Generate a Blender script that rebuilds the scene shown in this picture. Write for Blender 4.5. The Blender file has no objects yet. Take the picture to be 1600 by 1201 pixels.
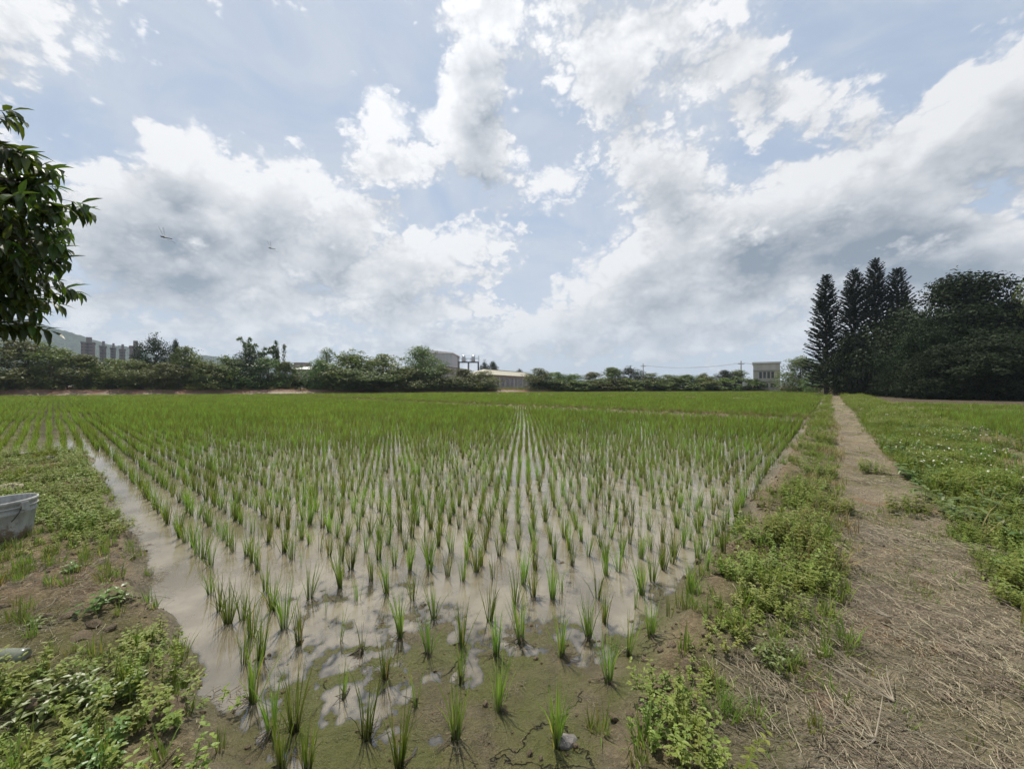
import bpy, math, random
import numpy as np
from mathutils import Vector, Matrix

R = math.radians
rng = np.random.default_rng(11)
random.seed(11)
scene = bpy.context.scene
COL = scene.collection

# ------------------------------------------------------------------ camera
CAM_Z = 1.6
FPX = 600.0                      # focal length in photograph pixels (1600 wide)
HORIZON = 603.0
cam_d = bpy.data.cameras.new('camera')
cam = bpy.data.objects.new('camera', cam_d)
COL.objects.link(cam)
cam.location = (0, 0, CAM_Z)
cam.rotation_euler = (R(90.22), 0, 0)
cam_d.sensor_width = 36
cam_d.lens = 36 * FPX / 1600
cam_d.clip_start = 0.02
cam_d.clip_end = 20000
scene.camera = cam

# ------------------------------------------------------------------ light
SUN_EL, SUN_AZ = 62.0, -22.0     # azimuth measured from +Y, clockwise positive
sd = Vector((math.sin(R(SUN_AZ)) * math.cos(R(SUN_EL)), math.cos(R(SUN_AZ)) * math.cos(R(SUN_EL)), math.sin(R(SUN_EL))))
sun_d = bpy.data.lights.new('sun', 'SUN')
sun_d.energy = 5.0
sun_d.angle = R(0.8)
sun_d.color = (1.0, 0.93, 0.82)
sun = bpy.data.objects.new('sun', sun_d)
COL.objects.link(sun)
sun.rotation_euler = sd.to_track_quat('Z', 'Y').to_euler()

scene.view_settings.view_transform = 'Standard'
scene.view_settings.look = 'None'
scene.view_settings.exposure = 0.25
scene.view_settings.gamma = 1.0
scene.view_settings.use_curve_mapping = False
scene.render.engine = 'CYCLES'
scene.cycles.max_bounces = 6
scene.cycles.transparent_max_bounces = 8
scene.cycles.volume_bounces = 0
scene.cycles.use_denoising = True
scene.cycles.use_adaptive_sampling = True
scene.cycles.adaptive_threshold = 0.02
scene.cycles.adaptive_min_samples = 16
scene.cycles.caustics_reflective = False
scene.cycles.caustics_refractive = False


class G:
    """small helper round a node tree"""
    def __init__(self, nt):
        self.nt = nt

    def n(self, typ, **kw):
        nd = self.nt.nodes.new(typ)
        for k, v in kw.items():
            setattr(nd, k, v)
        return nd

    def put(self, sock, val):
        if isinstance(val, bpy.types.NodeSocket):
            self.nt.links.new(val, sock)
        elif val is not None:
            if hasattr(sock.default_value, '__len__') and isinstance(val, (tuple, list)):
                n = len(sock.default_value)
                val = tuple(val) + (1.0,) * (n - len(val))
            sock.default_value = val

    def m(self, op, a, b=None, c=None, clamp=False):
        nd = self.n('ShaderNodeMath', operation=op)
        nd.use_clamp = clamp
        for i, v in enumerate((a, b, c)):
            if v is not None:
                self.put(nd.inputs[i], v)
        return nd.outputs[0]

    def vm(self, op, a, b=None, scale=None):
        nd = self.n('ShaderNodeVectorMath', operation=op)
        self.put(nd.inputs[0], a)
        if b is not None:
            self.put(nd.inputs[1], b)
        if scale is not None:
            self.put(nd.inputs['Scale'], scale)
        return nd.outputs['Value'] if op in ('DOT_PRODUCT', 'LENGTH') else nd.outputs[0]

    def mix(self, f, a, b, blend='MIX'):
        nd = self.n('ShaderNodeMix', data_type='RGBA', blend_type=blend)
        self.put(nd.inputs[0], f)
        self.put(nd.inputs[6], a)
        self.put(nd.inputs[7], b)
        return nd.outputs[2]

    def ss(self, x, a, b, lo=0.0, hi=1.0):
        nd = self.n('ShaderNodeMapRange', interpolation_type='SMOOTHSTEP')
        for i, v in enumerate((x, a, b, lo, hi)):
            self.put(nd.inputs[i], v)
        return nd.outputs[0]

    def noise(self, vec, scale, detail=4, rough=0.55, dist=0.0, color=False):
        nd = self.n('ShaderNodeTexNoise')
        if vec is not None:
            self.put(nd.inputs['Vector'], vec)
        nd.inputs['Scale'].default_value = scale
        nd.inputs['Detail'].default_value = detail
        nd.inputs['Roughness'].default_value = rough
        nd.inputs['Distortion'].default_value = dist
        return nd.outputs['Color'] if color else nd.outputs['Fac']

    def attr(self, name, out='Fac'):
        nd = self.n('ShaderNodeAttribute')
        nd.attribute_name = name
        return nd.outputs[out]

    def bump(self, h, strength, dist, normal=None):
        nd = self.n('ShaderNodeBump')
        nd.inputs['Strength'].default_value = strength
        nd.inputs['Distance'].default_value = dist
        self.put(nd.inputs['Height'], h)
        if normal is not None:
            self.put(nd.inputs['Normal'], normal)
        return nd.outputs[0]


# ------------------------------------------------------------------ sky and clouds
world = bpy.data.worlds.new('World')
scene.world = world
world.use_nodes = True
world.node_tree.nodes.clear()
SKY_STRENGTH = 0.1


def px_dir(px, py):
    return ((px - 800) / FPX, (HORIZON - py) / FPX)


# cloud masses: place (as photograph pixels turned into directions), radii, turn, weight
BLOBS = [
    (275, 235, 95, 78, 0, .8), (285, 310, 150, 115, 0, .9), (215, 370, 130, 110, 0, .95), (300, 400, 170, 85, 0, 1.05), (390, 330, 105, 100, -30, .85),
    (500, 385, 130, 65, -25, .8), (620, 420, 150, 60, -10, .7), (420, 480, 240, 38, 0, .55), (660, 490, 170, 32, 0, .6), (730, 400, 90, 40, -20, .45),
    (752, 140, 52, 90, 5, .75), (742, 220, 70, 52, 15, .85), (765, 20, 70, 70, 10, .5), (600, 205, 48, 52, 0, .5), (625, 265, 75, 32, 0, .6), (560, 330, 90, 40, 0, .35),
    (865, 290, 75, 34, -10, .45),
    (925, 130, 60, 110, -28, .6), (1010, 60, 150, 75, -20, .55), (970, 230, 50, 80, -25, .3), (1090, 130, 120, 60, -20, .45),
    (1240, 160, 120, 55, -15, .5), (1330, 180, 60, 40, 0, .3),
    (1045, 300, 90, 100, -35, .6), (1150, 375, 170, 85, -10, .95), (1330, 345, 200, 90, -15, 1.0), (1480, 235, 190, 95, -25, .85),
    (1600, 150, 180, 110, -20, .8), (1430, 400, 260, 62, -8, 1.15), (1010, 440, 180, 70, -25, .8), (890, 495, 150, 38, -5, .7), (1600, 390, 170, 60, -5, .9),
    (1120, 470, 260, 50, -5, .75), (1350, 500, 250, 35, 0, .5),
    (50, 30, 130, 75, 15, .6), (10, 110, 70, 60, 0, .45), (-120, 260, 150, 120, 0, .7), (1750, 260, 150, 140, 0, .8), (120, 470, 160, 40, 0, .45),
    (380, 528, 520, 34, 0, .42), (1200, 530, 560, 36, 0, .45), (860, -90, 260, 60, 0, .55), (300, -120, 220, 60, 10, .45),
]


def cloud_group(full=True):
    ng = bpy.data.node_groups.new('cloud_density', 'ShaderNodeTree')
    ng.interface.new_socket('dir', in_out='INPUT', socket_type='NodeSocketVector')
    ng.interface.new_socket('density', in_out='OUTPUT', socket_type='NodeSocketFloat')
    ng.interface.new_socket('billow', in_out='OUTPUT', socket_type='NodeSocketFloat')
    g = G(ng)
    gi, go = g.n('NodeGroupInput'), g.n('NodeGroupOutput')
    p0 = gi.outputs[0]
    w1 = g.vm('SUBTRACT', g.noise(p0, 4.5, 3, .5, color=True), (.5, .5, .5))
    p = g.vm('ADD', p0, g.vm('SCALE', w1, scale=.17))
    if full:
        w2 = g.vm('SUBTRACT', g.noise(p0, 17, 2, .6, color=True), (.5, .5, .5))
        p = g.vm('ADD', p, g.vm('SCALE', w2, scale=.055))
    sep = g.n('ShaderNodeSeparateXYZ')
    g.put(sep.inputs[0], p)
    y = g.m('MAXIMUM', sep.outputs[1], .08)
    cb = g.n('ShaderNodeCombineXYZ')
    g.put(cb.inputs[0], g.m('DIVIDE', sep.outputs[0], y))
    g.put(cb.inputs[1], g.m('DIVIDE', sep.outputs[2], y))
    cb.inputs[2].default_value = 1.0
    s = cb.outputs[0]
    acc = None
    for (bx, by, rx, ry, rot, w) in BLOBS:
        cx, cy = px_dir(bx, by)
        rx, ry = rx / FPX * 1.18, ry / FPX * 1.18
        c, si = math.cos(R(-rot)), math.sin(R(-rot))
        ax = (c / rx, si / rx); ay = (-si / ry, c / ry)
        d1 = g.vm('DOT_PRODUCT', s, (ax[0], ax[1], -(ax[0] * cx + ax[1] * cy)))
        d2 = g.vm('DOT_PRODUCT', s, (ay[0], ay[1], -(ay[0] * cx + ay[1] * cy)))
        r2 = g.m('MULTIPLY_ADD', d2, d2, g.m('MULTIPLY', d1, d1))
        val = g.m('MULTIPLY_ADD', g.m('SQRT', r2), -w, w)
        if acc is None:
            acc = val
        else:
            acc = g.m('SMOOTH_MAX', acc, val, .18)
    acc = g.m('MAXIMUM', acc, -.6)
    # away from the part in view the same kind of broken cumulus goes on
    gen = g.m('MULTIPLY_ADD', g.noise(p, 2.3, 3, .5), 3.4, -1.62)
    wf = g.ss(sep.outputs[1], .22, .42)
    mixn = g.n('ShaderNodeMix', data_type='FLOAT')
    g.put(mixn.inputs[0], wf); g.put(mixn.inputs[2], gen); g.put(mixn.inputs[3], acc)
    f = mixn.outputs[0]
    st = g.vm('MULTIPLY', p0, (1, 1, 1.45))
    n1 = g.m('SUBTRACT', g.noise(st, 6.5, 7 if full else 4, .6), .5)
    f = g.m('MULTIPLY_ADD', n1, 1.05, f)
    if full:
        n2 = g.m('ABSOLUTE', g.m('SUBTRACT', g.noise(st, 13, 4, .55), .5))      # rounded billows with creases between
        n3 = g.m('ABSOLUTE', g.m('SUBTRACT', g.noise(st, 36, 3, .6), .5))
        bil = g.m('ADD', g.m('MULTIPLY_ADD', n2, 1.5, -.14), g.m('MULTIPLY_ADD', n3, .75, -.07))
        f = g.m('ADD', f, bil)
        g.put(go.inputs[1], bil)
    g.put(go.inputs[0], f)
    return ng


def build_world():
    nt = world.node_tree
    g = G(nt)
    out = g.n('ShaderNodeOutputWorld')
    bg = g.n('ShaderNodeBackground')
    bg.inputs['Strength'].default_value = SKY_STRENGTH * .84
    sky = g.n('ShaderNodeTexSky', sky_type='NISHITA')
    sky.sun_disc = False
    sky.sun_elevation = R(SUN_EL)
    sky.sun_rotation = R(SUN_AZ)
    sky.altitude = 50
    sky.air_density = 1.0
    sky.dust_density = 1.0
    sky.ozone_density = 1.2
    tc = g.n('ShaderNodeTexCoord')
    d = g.vm('NORMALIZE', tc.outputs['Generated'])
    ng, ng2 = cloud_group(), cloud_group(False)

    def dens(vec, tree):
        nd = g.n('ShaderNodeGroup')
        nd.node_tree = tree
        g.put(nd.inputs[0], vec)
        return nd.outputs
    sunv = (sd.x, sd.y, sd.z)
    D, bil = dens(d, ng)[:2]
    toward = g.vm('NORMALIZE', g.vm('SUBTRACT', sunv, d))
    d2 = g.vm('NORMALIZE', g.vm('ADD', d, g.vm('SCALE', toward, scale=.08)))
    D2 = dens(d2, ng2)[0]
    alpha = g.ss(D, -.10, .18)
    thick = g.ss(D, .06, .95)
    relief = g.m('MULTIPLY', g.m('SUBTRACT', D, D2), 1.0)
    lit = g.m('SUBTRACT', 1.0, g.m('MULTIPLY', thick, .98))
    lit = g.m('MULTIPLY_ADD', bil, 1.25, lit)
    lit = g.m('ADD', lit, relief, clamp=True)
    cosang = g.vm('DOT_PRODUCT', d, sunv)
    near = g.m('POWER', g.m('MAXIMUM', cosang, 0.0), 5.0)
    ccol = g.mix(lit, (.26, .315, .385), (.93, .935, .95))
    gain = g.m('MULTIPLY_ADD', near, .28, .92)
    ccol = g.vm('SCALE', ccol, scale=g.m('MULTIPLY', gain, 1.0 / SKY_STRENGTH))
    # moist air: pale sky
    skyc = g.mix(.72, g.vm('SCALE', sky.outputs[0], scale=SKY_GAIN), (.48 / SKY_STRENGTH, .585 / SKY_STRENGTH, .745 / SKY_STRENGTH))
    sep = g.n('ShaderNodeSeparateXYZ')
    g.put(sep.inputs[0], d)
    low = g.ss(sep.outputs[2], .0, .24, .50, 0.0)
    # thin high veil
    veil = g.ss(g.noise(g.vm('MULTIPLY', d, (1, 1, 2.2)), 2.6, 6, .62, 1.2),   .34, .66, .08, .72)
    skyc = g.mix(veil, skyc, (.63 / SKY_STRENGTH, .68 / SKY_STRENGTH, .755 / SKY_STRENGTH))
    col = g.mix(g.m('MULTIPLY', alpha, .97), skyc, ccol)
    col = g.mix(low, col, (.50 / SKY_STRENGTH, .555 / SKY_STRENGTH, .62 / SKY_STRENGTH))
    g.put(bg.inputs['Color'], col)
    nt.links.new(bg.outputs[0], out.inputs['Surface'])


SKY_GAIN = 1.0
build_world()
world.cycles.sampling_method = 'MANUAL'
world.cycles.sample_map_resolution = 512

# ------------------------------------------------------------------ numeric helpers
CU, SU = .768, .640              # field axes: u runs off along the path, v along the left bank


def to_uv(x, y):
    return x * SU + y * CU, -x * CU + y * SU


def from_uv(u, v):
    return u * SU - v * CU, u * CU + v * SU


def _hash(ix, iy, seed):
    h = (ix.astype(np.int64) * 374761393 + iy.astype(np.int64) * 668265263 + seed * 974711) & 0xFFFFFFFF
    h = ((h ^ (h >> 13)) * 1274126177) & 0xFFFFFFFF
    h = h ^ (h >> 16)
    return (h & 0xFFFF) / 65535.0


def vnoise(x, y, seed=0):
    ix, iy = np.floor(x), np.floor(y)
    fx, fy = x - ix, y - iy
    fx = fx * fx * (3 - 2 * fx); fy = fy * fy * (3 - 2 * fy)
    a = _hash(ix, iy, seed); b = _hash(ix + 1, iy, seed)
    c = _hash(ix, iy + 1, seed); d = _hash(ix + 1, iy + 1, seed)
    return (a * (1 - fx) + b * fx) * (1 - fy) + (c * (1 - fx) + d * fx) * fy


def fbm(x, y, octs=4, seed=0, gain=.5):
    x = np.asarray(x, float); y = np.asarray(y, float)
    s, a, t = 0, 1.0, 0
    for o in range(octs):
        s = s + a * (vnoise(x * 2 ** o + 13.7 * o, y * 2 ** o - 7.1 * o, seed + o) - .5)
        t += a; a *= gain
    return s / t * 2


def sst(a, b, x):
    t = np.clip((x - a) / (b - a), 0, 1)
    return t * t * (3 - 2 * t)


BANK_X = np.array([-400, -75, -46, -14, 30, 78, 120, 400.])
BANK_Y = np.array([20, 56, 69, 87, 97, 107, 112, 130.])


def bank_y(x):
    return np.interp(x, BANK_X, BANK_Y)


def field_dist(x, y):
    """>0 inside a paddy (roughly metres from its edge)"""
    u, v = to_uv(x, y)
    db = (bank_y(x) - y) * .94
    d1 = np.minimum(np.minimum(v - .80, 21.7 - u), np.maximum(u - .52, v - 13.4))
    d2 = np.minimum(np.minimum(v - .75, u - 22.45), 52 - u)
    d3 = np.minimum(v - .8, u - 52.6)
    dm = np.minimum(np.maximum(np.maximum(d1, d2), d3), db)
    r1 = np.minimum(np.minimum(-3.9 - v, u - 2), 38 - u)
    r2 = np.minimum(np.minimum(-3.9 - v, u - 39), 47 - u)
    return np.maximum(dm, np.maximum(r1, r2)), u, v, db


def height(x, y):
    x = np.asarray(x, float); y = np.asarray(y, float)
    d, u, v, db = field_dist(x, y)
    r = np.hypot(x, y)
    nearf = 1 - sst(8, 25, r)
    e = fbm(u * 1.3, v * 1.3, 4, 3) * .13
    ins = sst(-.17, .15, d + e)
    lump = fbm(x * 2.2, y * 2.2, 4, 21)
    fine = fbm(x * 9, y * 9, 3, 33)
    fine2 = fbm(x * 28, y * 28, 2, 37)
    land = .13 + .05 * lump + (.018 * fine + .007 * fine2) * nearf
    pathm = sst(-1.0, -.75, v) * (1 - sst(-.05, .15, v))
    land = land - pathm * (.03 + .03 * lump) - .03 * np.exp(-((v + .42) / .16) ** 2) * (1 + lump)
    # heaped left bank
    land = land + .05 * sst(.6, -.4, u) * (v < 18)
    # mud in the paddy: shows above the water near the corner
    edge = np.clip(1 - d / .35, 0, 1)
    mud = -.030 + .020 * fbm(x * 1.5, y * 1.5, 4, 51) + .016 * fine * nearf + .008 * fine2 * nearf
    corner = 1 - sst(1.7, 4.4, r + 1.1 * fbm(x * .8, y * .8, 3, 61))
    mud = mud + .037 * corner * sst(.55, .85, u + .15 * fbm(x * 2, y * 2, 2, 62))
    # the open channel beside the left bank
    mud = mud - .03 * (1 - sst(.65, .95, u)) * sst(2.2, 3.0, v)
    mud = mud + .03 * (1 - sst(.6, .95, u)) * (1 - sst(2.0, 2.5, v))
    mud = mud + .03 * edge * (v < 1.4) * (1 - sst(10, 30, u))
    z = land * (1 - ins) + mud * ins
    bund = np.clip(1 - np.abs(u - 22.08) / .3, 0, 1) * (v > .5) + np.clip(1 - np.abs(u - 52.3) / .3, 0, 1) * (v > .5)
    z = z + .12 * bund * (1 + .5 * fbm(v * .8, u, 3, 66))
    # far bank and the land behind it
    hb = np.interp(x, [-90, -20, 60, 140], [1.1, .85, .5, .4]) + .18 * fbm(x * .35, y * .35, 4, 71)
    rise = sst(.3, -1.1, db)
    z = z * (1 - rise) + hb * rise
    return z


def height1(x, y):
    return float(height(np.array([x]), np.array([y]))[0])


def px_ground(px, py, gz=0.0):
    """the place on level ground seen at photograph pixel (px, py)"""
    k = (CAM_Z - gz) / (py - HORIZON)
    return (px - 800) * k, FPX * k


def px_at(px, py, Y):
    return ((px - 800) / FPX * Y, Y, CAM_Z + (HORIZON - py) / FPX * Y)


# ------------------------------------------------------------------ mesh helpers
def mesh(name, verts, faces, mat=None, attrs=None, smooth=False):
    me = bpy.data.meshes.new(name)
    verts = np.asarray(verts, dtype=np.float32).reshape(-1, 3)
    if isinstance(faces, np.ndarray):
        nf, k = faces.shape
        me.vertices.add(len(verts)); me.vertices.foreach_set('co', verts.ravel())
        me.loops.add(nf * k); me.loops.foreach_set('vertex_index', faces.astype(np.int32).ravel())
        me.polygons.add(nf)
        me.polygons.foreach_set('loop_start', np.arange(0, nf * k, k, dtype=np.int32))
        me.polygons.foreach_set('loop_total', np.full(nf, k, dtype=np.int32))
        me.update(calc_edges=True)
    else:
        me.from_pydata(verts.tolist(), [], faces)
        me.update()
    if attrs:
        for k, a in attrs.items():
            at = me.attributes.new(k, 'FLOAT', 'POINT')
            at.data.foreach_set('value', np.asarray(a, dtype=np.float32))
    if smooth:
        me.polygons.foreach_set('use_smooth', np.ones(len(me.polygons), dtype=bool))
    if mat is not None:
        me.materials.append(mat)
    return me


def obj(name, me, parent=None, loc=(0, 0, 0), rot=(0, 0, 0), scale=(1, 1, 1), link=True):
    o = bpy.data.objects.new(name, me)
    o.location = loc; o.rotation_euler = rot; o.scale = scale
    if parent is not None:
        o.parent = parent
    if link:
        COL.objects.link(o)
    return o


def tag(o, label=None, category=None, group=None, kind=None):
    if label: o['label'] = label
    if category: o['category'] = category
    if group: o['group'] = group
    if kind: o['kind'] = kind
    return o


class MB:
    """collects shapes into one mesh"""
    def __init__(self):
        self.v = []; self.f = []; self.a = []; self.n = 0

    def add(self, verts, faces, t=0.0):
        b = self.n
        self.v.extend([tuple(p) for p in verts])
        self.f.extend([tuple(i + b for i in f) for f in faces])
        if np.isscalar(t):
            t = [t] * len(verts)
        self.a.extend(t)
        self.n += len(verts)

    def box(self, x0, x1, y0, y1, z0, z1):
        vs = [(x, y, z) for z in (z0, z1) for y in (y0, y1) for x in (x0, x1)]
        self.add(vs, [(0, 2, 3, 1), (4, 5, 7, 6), (0, 1, 5, 4), (2, 6, 7, 3), (0, 4, 6, 2), (1, 3, 7, 5)])

    def tube(self, pts, radii, seg=6, cap=True):
        pts = [Vector(p) for p in pts]
        rings = []
        for i, p in enumerate(pts):
            a = pts[min(i + 1, len(pts) - 1)] - pts[max(i - 1, 0)]
            a.normalize()
            ref = Vector((0, 0, 1)) if abs(a.z) < .9 else Vector((1, 0, 0))
            s = a.cross(ref).normalized(); t = a.cross(s)
            rings.append([p + (s * math.cos(2 * math.pi * k / seg) + t * math.sin(2 * math.pi * k / seg)) * radii[i] for k in range(seg)])
        vs = [q for r in rings for q in r]
        fs = []
        for i in range(len(pts) - 1):
            for k in range(seg):
                a, b = i * seg + k, i * seg + (k + 1) % seg
                fs.append((a, b, b + seg, a + seg))
        if cap:
            fs.append(tuple(range(seg - 1, -1, -1)))
            fs.append(tuple((len(pts) - 1) * seg + k for k in range(seg)))
        self.add(vs, fs, [i / max(1, len(pts) - 1) for i in range(len(pts)) for _ in range(seg)])

    def lathe(self, prof, seg=24, center=(0, 0, 0), close=False):
        cx, cy, cz = center
        vs = []
        for (r, z) in prof:
            for k in range(seg):
                an = 2 * math.pi * k / seg
                vs.append((cx + r * math.cos(an), cy + r * math.sin(an), cz + z))
        fs = []
        for i in range(len(prof) - 1):
            for k in range(seg):
                a, b = i * seg + k, i * seg + (k + 1) % seg
                fs.append((a, b, b + seg, a + seg))
        self.add(vs, fs)

    def mesh(self, name, mat, smooth=False):
        return mesh(name, self.v, self.f, mat, {'t': self.a}, smooth)

    def build(self, name, mat, parent=None, smooth=False, **kw):
        return obj(name, self.mesh(name, mat, smooth), parent, **kw)


# ------------------------------------------------------------------ materials
def new_mat(name):
    m = bpy.data.materials.new(name)
    m.use_nodes = True
    m.node_tree.nodes.clear()
    g = G(m.node_tree)
    out = g.n('ShaderNodeOutputMaterial')
    return m, g, out


def bsdf(g, color, rough=.8, spec=.3, normal=None, metallic=0.0, alpha=None, ior=None):
    b = g.n('ShaderNodeBsdfPrincipled')
    g.put(b.inputs['Base Color'], color)
    g.put(b.inputs['Roughness'], rough)
    g.put(b.inputs['Specular IOR Level'], spec)
    g.put(b.inputs['Metallic'], metallic)
    if normal is not None: g.put(b.inputs['Normal'], normal)
    if alpha is not None: g.put(b.inputs['Alpha'], alpha)
    if ior is not None: g.put(b.inputs['IOR'], ior)
    return b


def leaf_mat(name, c1, c2, c_base=None, trans=.35, rough=.45, spec=.35, hue=.03, val=.35, tint=(1.15, 1.2, .7), patch=False):
    hue = hue * 1.5
    m, g, out = new_mat(name)
    oi = g.n('ShaderNodeObjectInfo')
    rnd = g.attr('rnd')
    col = g.mix(rnd, c1, c2)
    if c_base is not None:
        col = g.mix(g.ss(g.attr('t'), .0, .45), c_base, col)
        col = g.mix(g.m('MULTIPLY', g.ss(g.attr('t'), .75, 1.0), g.ss(rnd, .55, .95)), col, (.32, .27, .08))
        col = g.mix(g.ss(rnd, .93, .95), col, (.30, .25, .09))
    hs = g.n('ShaderNodeHueSaturation')
    g.put(hs.inputs['Hue'], g.m('MULTIPLY_ADD', oi.outputs['Random'], hue, .5 - hue / 2))
    g.put(hs.inputs['Value'], g.m('MULTIPLY_ADD', oi.outputs['Random'], val, 1 - val / 2))
    g.put(hs.inputs['Color'], col)
    col = hs.outputs[0]
    if patch:
        pn = g.noise(oi.outputs['Location'], .16, 5, .65)
        col = g.mix(g.m('MULTIPLY', g.ss(pn, .40, .62), .55), col, g.vm('MULTIPLY', col, (1.22, 1.10, 1.15)))
        pn2 = g.noise(oi.outputs['Location'], .5, 4, .7)
        col = g.vm('SCALE', col, scale=g.ss(pn2, .3, .7, .82, 1.28))
    b = bsdf(g, col, rough, spec)
    tr = g.n('ShaderNodeBsdfTranslucent')
    g.put(tr.inputs[0], g.vm('MULTIPLY', col, tint))
    mx = g.n('ShaderNodeMixShader')
    mx.inputs[0].default_value = trans
    m.node_tree.links.new(b.outputs[0], mx.inputs[1])
    m.node_tree.links.new(tr.outputs[0], mx.inputs[2])
    m.node_tree.links.new(mx.outputs[0], out.inputs[0])
    return m


def plain_mat(name, c1, c2, scale=3.0, rough=.8, spec=.25, bump=.0, bscale=20, metallic=0.0, streak=False, obj_coord=True):
    m, g, out = new_mat(name)
    tc = g.n('ShaderNodeTexCoord')
    vec = tc.outputs['Object']
    if streak:
        vec = g.vm('MULTIPLY', vec, (1, 1, .12))
    n = g.ss(g.noise(vec, scale, 5, .6), .3, .7)
    nrm = None
    if bump:
        nrm = g.bump(g.noise(tc.outputs['Object'], bscale, 4, .6), bump, .02)
    b = bsdf(g, g.mix(n, c1, c2), rough, spec, nrm, metallic)
    m.node_tree.links.new(b.outputs[0], out.inputs[0])
    return m


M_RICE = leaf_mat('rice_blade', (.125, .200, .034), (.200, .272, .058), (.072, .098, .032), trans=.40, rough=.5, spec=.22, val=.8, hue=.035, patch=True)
M_ROOT = plain_mat('muddy_root', (.055, .042, .028), (.10, .08, .05), 30, .6, .3)
M_WEED = leaf_mat('weed_leaf', (.125, .170, .028), (.220, .260, .050), trans=.36, rough=.5, spec=.3)
M_BROAD = leaf_mat('broad_leaf', (.075, .13, .028), (.13, .19, .045), trans=.32, rough=.4, spec=.4)
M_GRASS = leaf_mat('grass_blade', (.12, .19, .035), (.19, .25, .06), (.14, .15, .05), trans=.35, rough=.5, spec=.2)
M_DRYGRASS = leaf_mat('dry_grass', (.30, .24, .13), (.22, .20, .09), trans=.2, rough=.8, spec=.1)
M_STRAW = leaf_mat('straw', (.42, .365, .27), (.23, .195, .14), trans=.1, rough=.8, spec=.15, val=.6)
M_PETAL = plain_mat('white_petal', (.78, .78, .74), (.72, .72, .66), 5, .6)
M_YELLOW = plain_mat('flower_heart', (.55, .36, .03), (.45, .28, .03), 5, .6)
M_BARK = plain_mat('bark', (.09, .07, .05), (.17, .14, .11), 4, .9, .15, .5, 25)
M_CROWN = leaf_mat('tree_leaves', (.068, .102, .027), (.145, .180, .052), trans=.28, rough=.55, spec=.25, val=.5, hue=.05)
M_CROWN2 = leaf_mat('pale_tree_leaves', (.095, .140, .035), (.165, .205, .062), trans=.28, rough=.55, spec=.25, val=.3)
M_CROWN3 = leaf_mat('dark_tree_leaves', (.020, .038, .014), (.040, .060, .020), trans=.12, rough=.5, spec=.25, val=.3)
M_CROWN4 = leaf_mat('shaded_grove_leaves', (.012, .022, .008), (.028, .042, .014), trans=.10, rough=.6, spec=.08, val=.3)  # darkness of the backlit grove is put into the leaf colour
M_PINE = leaf_mat('conifer_needles', (.016, .030, .016), (.030, .046, .022), trans=.08, rough=.6, spec=.2, val=.2)
M_BAMBOO = leaf_mat('bamboo_leaves', (.055, .10, .025), (.10, .15, .04), trans=.25, rough=.5, spec=.25)
M_MANGO = leaf_mat('long_leaf', (.026, .055, .014), (.070, .115, .024), trans=.36, rough=.35, spec=.45, val=.5, tint=(1.7, 1.6, .6))
M_CLOD = plain_mat('soil_clod', (.10, .078, .052), (.175, .138, .092), 6, .9, .2, .6, 40)


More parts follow.
